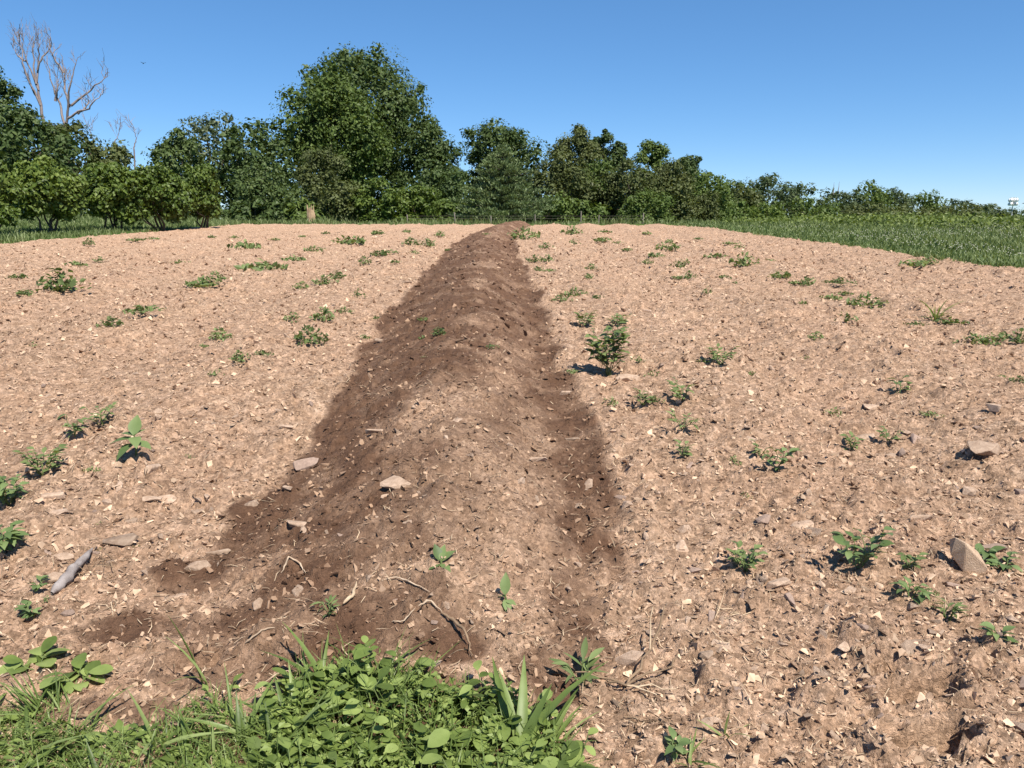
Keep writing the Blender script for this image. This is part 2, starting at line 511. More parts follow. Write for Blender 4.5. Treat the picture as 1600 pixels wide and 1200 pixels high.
def kites(P, nrm, length, width, rng, droop=None, fold=.25):
    """one folded kite-shaped leaf at each point: P centre, nrm facing; returns verts, quads"""
    n = len(P)
    r = rng.normal(size=(n, 3))
    a = unit(r - nrm * np.sum(r * nrm, 1, keepdims=True))
    if droop is not None:
        a = unit(a + droop)
    b = unit(np.cross(nrm, a))
    L = np.asarray(length).reshape(-1, 1) * np.ones((n, 1)); W = np.asarray(width).reshape(-1, 1) * np.ones((n, 1))
    nn = np.cross(a, b)
    v0 = P - a * L * .5
    v1 = P + b * W * .5 + nn * W * fold * .5
    v2 = P + a * L * .5
    v3 = P - b * W * .5 + nn * W * fold * .5
    V = np.stack([v0, v1, v2, v3], 1).reshape(-1, 3)
    return V, np.arange(4 * n).reshape(n, 4)

def tube(path, radii, sides=6):
    """tapering tube through points; returns verts, quads"""
    path = np.asarray(path, float)
    n = len(path)
    d = np.gradient(path, axis=0)
    d = unit(d)
    ref = np.array([0.0, 0, 1]) if abs(d[0, 2]) < .8 else np.array([1.0, 0, 0])
    V = []
    for i in range(n):
        s = np.cross(d[i], ref); s /= max(np.linalg.norm(s), 1e-6)
        t = np.cross(s, d[i])
        for k in range(sides):
            a = 2 * math.pi * k / sides
            V.append(path[i] + radii[i] * (math.cos(a) * s + math.sin(a) * t))
    F = [(i * sides + k, i * sides + (k + 1) % sides, (i + 1) * sides + (k + 1) % sides, (i + 1) * sides + k) for i in range(n - 1) for k in range(sides)]
    return np.array(V), np.array(F)

def join(parts):
    V, F, o = [], [], 0
    for v, f in parts:
        V.append(v); F.append(f + o); o += len(v)
    return np.concatenate(V), np.concatenate(F)

def bent(p0, p1, rng, wob=.08, n=5):
    p0, p1 = np.asarray(p0, float), np.asarray(p1, float)
    L = np.linalg.norm(p1 - p0)
    t = np.linspace(0, 1, n)[:, None]
    off = rng.normal(size=(n, 3)) * wob * L * np.sin(t * math.pi)
    return p0 + (p1 - p0) * t + off

def make_tree(name, label, cat, base, w, h, mat, seed, n=5000, leaf=.26, lobes=16, crown_lo=.12, shape='round', group=None, bushy=False, depth_scale=.9, droop=None, core=1.0, fill=.80, skirt=True):
    """trunk and limbs, and a crown of leaf sprays gathered into clumps; base is the foot of the tree"""
    rng = np.random.default_rng(seed)
    t = empty(name, base)
    tag(t, label, cat, group)
    rx, ry = w / 2, w / 2 * depth_scale
    z0 = h * crown_lo
    cz, rz = (z0 + h) / 2, (h - z0) / 2
    C, R = [], []
    for i in range(lobes):
        g = i / lobes
        dz = -1 + 2 * (i + .5) / lobes
        ang = i * 2.39996 + rng.uniform(-.5, .5)
        if shape == 'round':
            prof = math.sqrt(max(0, 1 - dz * dz)) ** .8
        elif shape == 'dome':
            prof = math.sqrt(max(0, 1 - dz ** 4)) if dz > 0 else 1 + .42 * dz
        elif shape == 'tall':
            prof = math.sqrt(max(0, 1 - abs(dz) ** 2.6)) * (.95 - .2 * dz)
        else:                                    # bush: broad at the foot
            prof = math.sqrt(max(0, 1 - max(dz, -.2) ** 2)) * (1.0 if dz > -.3 else .92)
        rr = rng.uniform(.22, .40) * (.75 + .35 * prof)
        q = max(0, prof - rr * .75) * rng.uniform(.55, 1.02)
        C.append((math.cos(ang) * q * rx, math.sin(ang) * q * ry, cz + dz * (rz - rr * min(rx, rz) * .75) + rng.uniform(-.05, .05) * h))
        R.append(rr * (min(rx, rz * 1.2) * .65 + .35 * rx))
    for i in range(lobes):                        # small outer sprays make the outline uneven
        j = rng.integers(lobes)
        d = rng.normal(size=3); d[2] = abs(d[2]) * .8 - .1; d /= np.linalg.norm(d)
        C.append(tuple(np.array(C[j]) + d * R[j] * rng.uniform(.75, 1.1))); R.append(R[j] * rng.uniform(.25, .45))
    if shape == 'bush' and skirt:
        for k in range(7):                        # low boughs down to the ground
            ang = k * .9 + rng.uniform(-.3, .3); q = rng.uniform(.25, .7)
            rr = rng.uniform(.18, .26) * rx
            C.append((math.cos(ang) * q * rx, math.sin(ang) * q * ry, rr * .75)); R.append(rr * 1.15)
    lobes = len(C)
    C, R = np.array(C), np.array(R)
    # sprays on the clumps
    pick = rng.choice(lobes, size=n, p=R ** 2 / np.sum(R ** 2))
    d = rng.normal(size=(n, 3)); d[:, 2] = d[:, 2] * .9 + .22
    d = unit(d)
    tw = vnoise(d[:, 0] * 3 + pick * 7.7, d[:, 1] * 3 + d[:, 2] * 2.2, seed) + .5
    rad_ = R[pick] * (fill + (1.12 - fill) * rng.random(n) ** .7) * (.66 + .62 * tw)
    P = C[pick] + d * rad_[:, None] * np.array([1, 1, .82])
    P[:, 2] = np.maximum(P[:, 2], .05 * h * rng.random(n))
    nrm = unit(d * .8 + np.array([0, 0, .45]) + rng.normal(size=(n, 3)) * .42)
    L = leaf * rng.uniform(.6, 1.35, n)
    V1, F1 = kites(P, nrm, L, L * rng.uniform(.5, .8, n), rng, droop)
    parts = [(V1, F1)]
    # the inside of the clumps
    m = int(n * .16 * core)
    if m:
        pick2 = rng.choice(lobes, size=m, p=R ** 2 / np.sum(R ** 2))
        d2 = unit(rng.normal(size=(m, 3)))
        P2 = C[pick2] + d2 * (R[pick2] * rng.random(m) ** .5 * .72)[:, None]
        P2[:, 2] = np.maximum(P2[:, 2], .05 * h)
        V2, F2 = kites(P2, unit(rng.normal(size=(m, 3))), leaf * 2.3, leaf * 1.7, rng)
        parts.append((V2, F2))
    V, F = join(parts)
    obj('crown', mesh_np('crown', V, F, mat), t)
    # trunk and limbs
    tr = max(.05, h * .022)
    top = np.array([rng.uniform(-.05, .05) * w, rng.uniform(-.05, .05) * w, z0 + (h - z0) * .62])
    parts = []
    if bushy:
        for k in range(5):
            c = C[rng.integers(lobes)]
            parts.append(tube(bent((rng.uniform(-.08, .08) * w, rng.uniform(-.08, .08) * w, -.25), c, rng, .09), np.linspace(tr * .9, tr * .25, 5), 5))
    else:
        path = bent((0, 0, -.35), top, rng, .03, 7)
        parts.append(tube(path, np.linspace(tr * 1.15, tr * .3, 7), 7))
        for k in range(min(lobes, 9)):
            c = C[rng.integers(lobes)]
            f = rng.uniform(.35, .9)
            s = path[int(f * 6)]
            parts.append(tube(bent(s, c, rng, .07), np.linspace(tr * .45, tr * .1, 5), 5))
    V, F = join(parts)
    obj('trunk', mesh_np('trunk', V, F, M['bark'], True), t)
    return t

def tree_px(name, label, cat, x0, x1, top, depth, mat, seed, **kw):
    """a tree from the span it fills in the picture and how far away it stands"""
    xc = (x0 + x1) / 2
    p = at(xc, 345, depth)
    zb = gz(p.x, depth)
    ztop = at(xc, top, depth).z
    w = (x1 - x0) / FPX * depth * 1.1
    return make_tree(name, label, cat, (p.x, depth, zb), w, ztop - zb, mat, seed, **kw)

# the tall trees
tree_px('oak_tree', 'huge dark green oak with broad domed crown, tallest tree of the row', 'tree', 474, 676, 80, 78, M['oak'], 101, n=20000, leaf=.27, lobes=36, crown_lo=.22, core=1.3, shape='dome')
tree_px('walnut_tree', 'tall lighter green tree standing in front of the huge domed oak', 'tree', 434, 606, 110, 70, M['mid'], 102, n=16000, leaf=.25, lobes=30, crown_lo=.14, shape='dome')
tree_px('oak_tree', 'spreading dark oak with drooping boughs tucked beside the huge domed oak', 'tree', 612, 724, 180, 74, M['oak'], 103, n=10000, leaf=.24, lobes=20, crown_lo=.12)
tree_px('maple_tree', 'dark round tree rising behind the white pine', 'tree', 722, 856, 193, 80, M['oak'], 104, n=10000, leaf=.26, lobes=22, crown_lo=.2)
tree_px('oak_tree', 'tall grey-green tree with pale feathery top behind olive scrub', 'tree', 852, 945, 196, 78, M['olive'], 105, n=8000, leaf=.24, lobes=20, crown_lo=.2)
tree_px('oak_tree', 'dark tree with rounded top just past the pale feathery tree', 'tree', 908, 980, 203, 82, M['oak'], 106, n=7000, leaf=.25, lobes=16, crown_lo=.2)
tree_px('oak_tree', 'mid green tree with flat uneven top above the olive scrub', 'tree', 976, 1052, 221, 84, M['mid'], 107, n=6500, leaf=.25, lobes=15, crown_lo=.15)
tree_px('oak_tree', 'slim dark tree at the sloping end of the tall tree row', 'tree', 1036, 1104, 238, 88, M['oak'], 108, n=6000, leaf=.25, lobes=14, crown_lo=.12)
tree_px('oak_tree', 'large dark tree cut by the picture edge beside the bare trees', 'tree', -70, 62, 72, 62, M['oak'], 109, n=10000, leaf=.23, lobes=22, crown_lo=.1)
tree_px('maple_tree', 'broad dark green tree below the bare trees', 'tree', -20, 128, 160, 52, M['oak'], 110, n=6500, leaf=.25, lobes=22, crown_lo=.05, shape='bush', bushy=True)
tree_px('maple_tree', 'low olive tree wrapped round the foot of the forked bare tree', 'tree', 70, 178, 180, 56, M['olive'], 111, n=2600, leaf=.24, lobes=14, crown_lo=.2)
tree_px('maple_tree', 'low dull scrubby tree between the orchard bushes and the sky', 'tree', 130, 245, 215, 58, M['olive'], 112, n=3200, leaf=.24, lobes=14, crown_lo=.05, shape='bush', bushy=True)
tree_px('poplar_tree', 'tree with pale silvery sunlit leaves at its top', 'tree', 282, 392, 172, 66, M['pale'], 113, n=2600, leaf=.28, lobes=16, crown_lo=.35, core=.3)
tree_px('maple_tree', 'dark tree in front of the pale silvery tree', 'tree', 236, 345, 200, 60, M['oak'], 114, n=5000, leaf=.25, lobes=16, crown_lo=.05, shape='bush')
tree_px('maple_tree', 'dark rounded tree between the silvery tree and the tall walnut', 'tree', 335, 476, 190, 64, M['oak'], 115, n=6000, leaf=.27, lobes=20, crown_lo=.05, shape='bush')

# scrub along the foot of the tree row
scrub = [
    (345, 480, 250, 52, 'oak', 'dark tangled scrub beneath the dark rounded tree', 4200),
    (462, 556, 222, 56, 'olive', 'olive scrub tree in front of the tall walnut trunk', 3800),
    (485, 572, 282, 50, 'olive', 'thin olive bush beside the tan stump', 2400),
    (552, 640, 280, 50, 'peach', 'bright yellow-green bush under the huge domed oak', 3400),
    (612, 694, 286, 51, 'peach', 'lower bright yellow-green bush next to its brighter neighbour', 3200),
    (640, 735, 258, 56, 'oak', 'deep green bush in the shade beside the white pine', 3000),
    (690, 760, 290, 58, 'mid', 'small green bush behind the fence by the white pine', 2000),
    (822, 930, 235, 58, 'olive', 'olive brown scrub tree next to the white pine', 4600),
    (880, 985, 250, 60, 'mid', 'green scrub tree hemmed in by olive scrub', 4000),
    (930, 1030, 246, 58, 'olive', 'tall olive brown scrub tree in the middle of the scrub', 4600),
    (1000, 1090, 250, 60, 'olive', 'olive brown scrub tree under the slim dark tree', 4200),
    (1050, 1140, 268, 66, 'mid', 'green scrub tree where the tree row drops towards the meadow', 3600),
    (842, 900, 300, 54, 'mid', 'low green bush behind the fence past the white pine', 1800),
    (960, 1060, 296, 55, 'mid', 'low leafy bush at the far edge of the ploughed field', 2600),
    (1060, 1130, 300, 62, 'olive', 'low olive bush at the corner of the meadow', 1800),
    (1160, 1222, 318, 84, 'peach', 'low yellow-green bush standing out from the far trees', 1500),
]
for i, (x0, x1, top, dep, mk, lab, n) in enumerate(scrub):
    tree_px('scrub_bush', lab, 'bush', x0, x1, top, dep, M[mk], 300 + i, n=int(n * 1.35), leaf=.18, lobes=17, crown_lo=.02, shape='bush', bushy=True, group='scrub along the tree row')

# thicket closing the gaps behind the tall trees
thick = [(-40, 90, 290, 70), (70, 200, 285, 72), (180, 300, 270, 74), (280, 400, 262, 78), (380, 490, 262, 84), (470, 590, 268, 88), (570, 690, 262, 90), (670, 770, 268, 86), (750, 860, 276, 92), (840, 950, 262, 92), (930, 1040, 268, 94), (1020, 1120, 278, 98), (350, 450, 312, 49), (430, 540, 318, 50), (640, 740, 316, 53), (730, 850, 322, 60), (840, 960, 318, 56), (1000, 1110, 312, 64)]
names = ['behind the bare trees', 'behind the forked bare tree', 'behind the orchard bushes', 'behind the silvery tree', 'behind the dark rounded tree', 'behind the tall walnut', 'behind the huge domed oak', 'behind the spreading oak', 'behind the white pine', 'behind the feathery tree', 'behind the flat-topped tree', 'behind the slim dark tree', 'at the foot of the dark tangled scrub', 'along the foot of the olive scrub', 'between the yellow-green bushes and the pine', 'low behind the white pine', 'low in front of the olive brown scrub', 'at the field corner below the slim dark tree']
for i, ((x0, x1, top, dep), nm) in enumerate(zip(thick, names)):
    tree_px('thicket_bush', 'shady thicket bush ' + nm, 'bush', x0, x1, top, dep, M['mid' if i % 3 else 'oak'], 360 + i, n=2600, leaf=.30, lobes=12, crown_lo=.0, shape='bush', bushy=True, group='thicket behind the tall trees')

# orchard bushes on the grass
peaches = [
    (-60, 28, 236, 25.5, 'drooping orchard bush cut by the picture edge', 3200),
    (18, 134, 246, 28.5, 'wide drooping orchard bush below the bare trees', 5200),
    (128, 232, 250, 31.5, 'orchard bush with a bent side branch and dark shade beneath', 4600),
    (196, 302, 258, 32.5, 'rounded orchard bush between two drooping ones', 4600),
    (282, 354, 254, 34.5, 'upright orchard bush next to the dark tangled scrub', 3600),
]
for i, (x0, x1, top, dep, lab, n) in enumerate(peaches):
    tree_px('orchard_tree', lab, 'tree', x0, x1, top, dep, M['peach'], 400 + i, n=int(n * 1.3), leaf=.15, lobes=20, crown_lo=.14, shape='bush', bushy=True, group='orchard bushes on the grass', droop=np.array([0, 0, -.7]), skirt=False)

# distant trees beyond the meadow
far = [(1086, 1168, 276, 120, 'mid', 'green far tree nearest to the tall row'), (1128, 1186, 290, 116, 'olive', 'olive far tree squeezed beside the green one'),
       (1166, 1232, 269, 128, 'far', 'tallest of the far trees, with a knobbly top'), (1214, 1292, 284, 130, 'far', 'round dense dark far tree'),
       (1282, 1340, 298, 138, 'far', 'far tree with two bare sticks above it'), (1326, 1384, 287, 142, 'mid', 'far tree with a thin flat cap'),
       (1366, 1424, 297, 146, 'far', 'low uneven far tree past the flat-capped one'), (1400, 1474, 302, 150, 'mid', 'wide low far tree with a scalloped top'),
       (1456, 1536, 314, 160, 'far', 'low far tree sloping down to a dip'), (1522, 1562, 319, 170, 'far', 'small round far tree rising from the dip'),
       (1545, 1640, 328, 180, 'far', 'lowest far trees behind the gourd rack'), (1300, 1420, 318, 128, 'olive', 'olive undergrowth in front of the far trees'),
       (1190, 1310, 312, 118, 'mid', 'green undergrowth below the round dark far tree'), (1420, 1540, 326, 140, 'olive', 'dull undergrowth below the scalloped far tree'),
       (1640, 1760, 322, 180, 'far', 'far tree beyond the gourd rack'), (1090, 1200, 318, 100, 'mid', 'leafy undergrowth where meadow meets tall trees')]
for i, (x0, x1, top, dep, mk, lab) in enumerate(far):
    tree_px('far_tree', lab, 'tree', x0 - 14, x1 + 14, top, dep, M[mk], 500 + i, n=3400, leaf=.36, lobes=18, crown_lo=.02, shape='bush', group='far trees beyond the meadow')

# white pine
def white_pine(x0, x1, top, depth, seed):
    rng = np.random.default_rng(seed)
    p = at((x0 + x1) / 2, 345, depth)
    zb = gz(p.x, depth)
    h = at(800, top, depth).z - zb
    w = (x1 - x0) / FPX * depth
    t = empty('pine_tree', (p.x, depth, zb))
    tag(t, 'soft blue-green white pine with layered boughs reaching the fence', 'tree')
    parts, wood = [], [tube(bent((0, 0, -.3), (0, 0, h), rng, .01, 8), np.linspace(.16, .02, 8), 7)]
    for k in range(12):
        f = k / 11.0
        z = .25 + (h * .98 - .25) * f
        reach = w / 2 * (1 - f) ** .75 * rng.uniform(.85, 1.1) + .18
        nb = 9 if f < .7 else 6
        for j in range(nb):
            a = 2 * math.pi * (j + rng.uniform(-.35, .35)) / nb + k
            r = reach * rng.uniform(.7, 1.1)
            tip = np.array([math.cos(a) * r, math.sin(a) * r, z + r * .16 + rng.uniform(-.1, .15)])
            root = np.array([0, 0, z - .05])
            path = bent(root, tip, rng, .03, 4)
            wood.append(tube(path, np.linspace(.035, .008, 4), 4))
            m = int(60 + 110 * r)
            s = rng.random(m) ** .6
            q = root + (tip - root) * s[:, None]
            q = q + rng.normal(size=(m, 3)) * np.array([.19, .19, .04]) * (.5 + .6 * r / (w / 2))
            out_d = unit(np.tile((tip - root) / r, (m, 1)) * .5 + np.array([0, 0, .55]) + rng.normal(size=(m, 3)) * .45)
            side = unit(np.cross(out_d, rng.normal(size=(m, 3))))
            L = rng.uniform(.14, .26, (m, 1)); W = L * .16
            V = np.stack([q, q + out_d * L * .5 + side * W, q + out_d * L, q + out_d * L * .5 - side * W], 1).reshape(-1, 3)
            parts.append((V, np.arange(4 * m).reshape(m, 4)))
    V, F = join(parts)
    obj('crown', mesh_np('crown', V, F, M['pine']), t)
    V, F = join(wood)
    obj('trunk', mesh_np('trunk', V, F, M['bark'], True), t)
white_pine(708, 862, 232, 50, 77)

# bare trees
def bare_tree(label, foot, segs, depth, r0, seed, twigs=10):
    """limbs follow the forks seen in the picture; twigs grow from them"""
    rng = np.random.default_rng(seed)
    b = at(foot[0], foot[1], depth)
    zb = gz(b.x, depth)
    t = empty('bare_tree', (b.x, depth, zb))
    tag(t, label, 'tree')
    for si, pts in enumerate(segs):
        P = []
        dy = 0.0
        for (x, y) in pts:
            q = at(x, y, depth)
            P.append((q.x - b.x, dy, q.z - zb))
            dy += rng.uniform(-.35, .35) if si else rng.uniform(-.1, .1)
        if si == 0:
            P[0] = (P[0][0], 0, -.3)
        P = np.array(P)
        tt = np.linspace(0, len(P) - 1, 3 * len(P))
        Q = np.stack([np.interp(tt, np.arange(len(P)), P[:, k]) for k in range(3)], 1) + rng.normal(size=(len(tt), 3)) * .035
        ra = r0 if si == 0 else r0 * .55
        parts = [tube(Q, np.linspace(ra, ra * (.5 if si == 0 else .22), len(Q)), 6)]
        if si:
            for k in range(twigs):
                i = rng.integers(len(Q) // 3, len(Q))
                L = rng.uniform(.5, 1.5)
                d = np.array([rng.normal() * .4, rng.normal() * .4, 1.0]); d /= np.linalg.norm(d)
                e = Q[i] + d * L
                parts.append(tube(bent(Q[i], e, rng, .07, 4), np.linspace(ra * .26, .010, 4), 4))
                for k2 in range(3):
                    f = rng.uniform(.3, .9)
                    s = Q[i] + d * L * f
                    d2 = d + rng.normal(size=3) * .45
                    parts.append(tube(bent(s, s + d2 * L * .42, rng, .06, 3), np.linspace(.016, .006, 3), 3))
        V, F = join(parts)
        obj('trunk' if si == 0 else 'limb', mesh_np('limb', V, F, M['deadwood'], True), t)
bare_tree('bare dead tree with a bundle of fine upright twigs', (72, 345), [[(72, 345), (70, 210), (62, 160), (57, 128)],
          [(62, 160), (50, 130), (42, 100), (38, 78), (26, 56)], [(57, 128), (58, 100), (60, 76), (62, 56)], [(60, 140), (48, 110), (40, 85), (40, 60)],
          [(57, 132), (52, 104), (52, 74), (52, 56)], [(58, 110), (66, 90), (76, 78), (82, 66)], [(40, 96), (28, 88), (20, 76)], [(64, 165), (52, 140), (44, 120)]], 64, .15, 21, 9)
bare_tree('bare forked dead tree with wide spreading limbs', (104, 345), [[(104, 345), (103, 220), (103, 192)],
          [(101, 196), (92, 165), (86, 145), (81, 120), (75, 97)], [(103, 192), (110, 165), (116, 140), (122, 115), (126, 98)], [(108, 168), (100, 135), (96, 110), (92, 92)],
          [(110, 166), (124, 152), (140, 140), (156, 128), (165, 118)], [(105, 186), (122, 178), (146, 172), (158, 158), (168, 150)], [(87, 158), (93, 140), (92, 122)],
          [(100, 115), (88, 92), (85, 80)], [(122, 177), (134, 166), (137, 156)]], 60, .17, 22, 7)
# thin leafless saplings by the scrub
for i, (x0, y0, x1, y1, dep, lab) in enumerate(((150, 240, 143, 205, 58, 'leafless grey sapling in front of the scrubby tree'), (176, 235, 184, 206, 58, 'leafless grey sapling standing alone against the sky'), (210, 235, 214, 208, 60, 'leafless sapling at the end of the scrubby tree'), (1301, 312, 1304, 285, 138, 'straight bare stick above the far trees'), (1307, 312, 1312, 284, 138, 'leaning bare stick above the far trees'))):
    bare_tree(lab, (x0, 345), [[(x0, 345), (x0, y0), ((x0 + x1) / 2, (y0 + y1) / 2)], [((x0 + x1) / 2, (y0 + y1) / 2), (x1, y1)]], dep, .07 if i < 3 else .13, 30 + i, 6 if i < 3 else 0)

# ------------------------------------------------------------------ grass, herbs and flowers (uncountable)
def blades(name, label, cat, P, H, W, mat, rng, lean=.35):
    n = len(P)
    a = rng.uniform(0, 2 * math.pi, n)
    side = np.stack([np.cos(a), np.sin(a), np.zeros(n)], 1)
    ln = rng.normal(size=(n, 3)) * lean; ln[:, 2] = 1
    ln = unit(ln)
    H = H[:, None]; W = W[:, None]
    mid = P + ln * H * .55
    tip = P + ln * H + np.stack([ln[:, 0], ln[:, 1], -.2 * np.ones(n)], 1) * H * .35
    V = np.stack([P - side * W, P + side * W, mid + side * W * .8, tip, mid - side * W * .8], 1).reshape(-1, 3)
    b = np.arange(n)[:, None] * 5
    Fq = b + np.array([[0, 1, 2, 4]]); Ft = b + np.array([[4, 2, 3, 3]])
    F = np.concatenate([b + np.array([[0, 1, 2]]), b + np.array([[0, 2, 4]]), b + np.array([[4, 2, 3]])])
    o = obj(name, mesh_np(name, V, F, mat))
    tag(o, label, cat, kind='stuff')

def scatter(rng, n, d0, d1, px0, px1, keep):
    out = []
    while sum(len(o) for o in out) < n:
        d = np.exp(rng.uniform(math.log(d0), math.log(d1), n))
        px = rng.uniform(px0, px1, n)
        x = (px - 800) / FPX * d
        k = keep(x, d)
        out.append(np.stack([x[k], d[k]], 1))
    return np.concatenate(out)[:n]

rg = np.random.default_rng(900)
wob = lambda y: .16 * fbm(y * .8, y * 0 + 1.0, 77, 3) * 2
Q = scatter(rg, 52000, 11, 60, 990, 1760, lambda x, y: (x > FX1 - .05 + wob(y)))
P = np.stack([Q[:, 0], Q[:, 1], macro(Q[:, 0], Q[:, 1]) + .02], 1)
s = np.clip((Q[:, 0] - FX1) / 3, .55, 1)
blades('meadow_grass', 'green meadow grass beside the ploughed field', 'grass', P, rg.uniform(.11, .27, len(P)) * s, .004 + .0005 * Q[:, 1], M['grass'], rg)
Q = scatter(rg, 15000, 22, 80, 1080, 1800, lambda x, y: (x > 11.5 + 2 * vnoise(y * .2, y * 0, 8) + np.clip(38 - y, 0, 20) * .35))
P = np.stack([Q[:, 0], Q[:, 1], macro(Q[:, 0], Q[:, 1]) + rg.random(len(Q)) ** .7 * (.38 + .5 * vnoise(Q[:, 0] * .35, Q[:, 1] * .25, 18))], 1)
V, F = kites(P, unit(rg.normal(size=(len(P), 3)) * .7 + np.array([0, -.3, .7])), .10 + .0020 * Q[:, 1], .05 + .0012 * Q[:, 1], rg)
tag(obj('tall_herbs', mesh_np('tall_herbs', V, F, M['herb'])), 'tall yellow-green herbs at the back of the meadow', 'herbs', kind='stuff')
Q = scatter(rg, 800, 12.5, 32, 1100, 1700, lambda x, y: (x > FX1 + .5) & (vnoise(x * .6, y * .25, 28) > -.05))
P = np.stack([Q[:, 0], Q[:, 1], macro(Q[:, 0], Q[:, 1]) + rg.uniform(.16, .25, len(Q))], 1)
oct_v = np.array([[1, 0, 0], [-1, 0, 0], [0, 1, 0], [0, -1, 0], [0, 0, 1], [0, 0, -1.0]])
oct_f = np.array([[0, 2, 4], [2, 1, 4], [1, 3, 4], [3, 0, 4], [2, 0, 5], [1, 2, 5], [3, 1, 5], [0, 3, 5]])
V = (P[:, None, :] + oct_v[None] * (.010 + .0001 * Q[:, 1])[:, None, None]).reshape(-1, 3)
F = (np.arange(len(P))[:, None, None] * 6 + oct_f[None]).reshape(-1, 3)
tag(obj('clover_flowers', mesh_np('clover_flowers', V, F, M['flower'])), 'white clover heads dotted through the meadow grass', 'flowers', kind='stuff')
# left of the field
Q = scatter(rg, 26000, 19, 62, -180, 520, lambda x, y: ((x < FX0 + .1 + wob(y + 40)) | (y > FY1 + .1)))
P = np.stack([Q[:, 0], Q[:, 1], macro(Q[:, 0], Q[:, 1]) + .02], 1)
hh = rg.uniform(.07, .18, len(P)) * (1 + 1.6 * sstep(36, 46, Q[:, 1])) * (1 + 1.0 * np.clip(vnoise(Q[:, 0] * .6, Q[:, 1] * .3, 5) * 2, 0, 1))
blades('orchard_grass', 'grass strip under the orchard bushes', 'grass', P, hh, .004 + .00042 * Q[:, 1], M['grass'], rg)
# rough grass along the far end
Q = np.stack([rg.uniform(-24, 13, 9000), FY1 + .1 + rg.random(9000) ** 1.6 * 9], 1)
P = np.stack([Q[:, 0], Q[:, 1], macro(Q[:, 0], Q[:, 1]) - .03], 1)
hh = rg.uniform(.10, .42, len(P)) * (1 + .9 * np.clip(vnoise(Q[:, 0] * .5, Q[:, 1] * .5, 6) * 2, -.6, 1))
blades('verge_grass', 'rough grass along the far end of the ploughed field', 'grass', P, hh, np.full(len(P), .02), M['grass'], rg, .25)

# ------------------------------------------------------------------ fence, stump, gourd rack, birds
def box_mesh(name, sx, sy, sz, mat, bev=.01):
    bm = bmesh.new()
    bmesh.ops.create_cube(bm, size=1)
    bmesh.ops.scale(bm, vec=(sx, sy, sz), verts=bm.verts)
    if bev:
        bmesh.ops.bevel(bm, geom=bm.edges[:], offset=bev, segments=1, affect='EDGES')
    me = bpy.data.meshes.new(name)
    bm.to_mesh(me); bm.free()
    me.materials.append(mat)
    return me

fy = 46.5
fence = empty('wire_fence', (0, fy, gz(0, fy)))
tag(fence, 'low wire fence on thin weathered posts behind the ploughed field', 'fence')
postm = mesh_np('post', *tube([(0, 0, -.3), (0.01, 0, .5), (0, 0, 1.35)], [.045, .043, .04], 7), M['post'], True)
tops = []
frng = random.Random(3)
for px in (640, 713, 768, 835, 905, 932, 1000):
    x = (px - 800) / FPX * fy
    z = gz(x, fy) - gz(0, fy)
    k = frng.uniform(.42, .66)
    obj('post', postm, fence, (x, 0, z), (frng.uniform(-.05, .05), frng.uniform(-.06, .06), 0), (1, 1, k))
    tops.append((x, z))
for hgt in (.2, .4, .55):
    path = [(x, .045, z + hgt) for x, z in tops]
    obj('wire', mesh_np('wire', *tube(path, [.004] * len(path), 4), M['post']), fence)

# tan splintered stump in the scrub
def stump():
    rng = np.random.default_rng(8)
    p = at(486, 345, 47.5)
    zb = gz(p.x, 47.5)
    t = empty('stump', (p.x, 47.5, zb))
    tag(t, 'splintered tan tree stump showing among the olive scrub', 'stump')
    n, V = 10, []
    for i, z in enumerate((-.2, .25, .6, .95)):
        for k in range(n):
            a = 2 * math.pi * k / n
            r = (.34, .27, .25, .2)[i] * rng.uniform(.8, 1.15)
            V.append((math.cos(a) * r, math.sin(a) * r, z + (rng.uniform(-.12, .3) if i == 3 else 0)))
    F = [(i * n + k, i * n + (k + 1) % n, (i + 1) * n + (k + 1) % n, (i + 1) * n + k) for i in range(3) for k in range(n)]
    me = mesh_np('trunk', np.array(V), np.array(F), M['tan'])
    obj('trunk', me, t)
    for j in range(5):
        a = rng.uniform(0, 6.28)
        obj('splinter', mesh_np('splinter', *tube([(math.cos(a) * .16, math.sin(a) * .16, .7), (math.cos(a) * .2, math.sin(a) * .2, 1.1 + rng.uniform(0, .25))], [.07, .01], 4), M['tan']), t)
stump()

def lathe(name, prof, mat, sides=12):
    V = [(r * math.cos(2 * math.pi * k / sides), r * math.sin(2 * math.pi * k / sides), z) for (r, z) in prof for k in range(sides)]
    n = len(prof)
    F = [(i * sides + k, i * sides + (k + 1) % sides, (i + 1) * sides + (k + 1) % sides, (i + 1) * sides + k) for i in range(n - 1) for k in range(sides)]
    return mesh_np(name, np.array(V), np.array(F), mat, True)

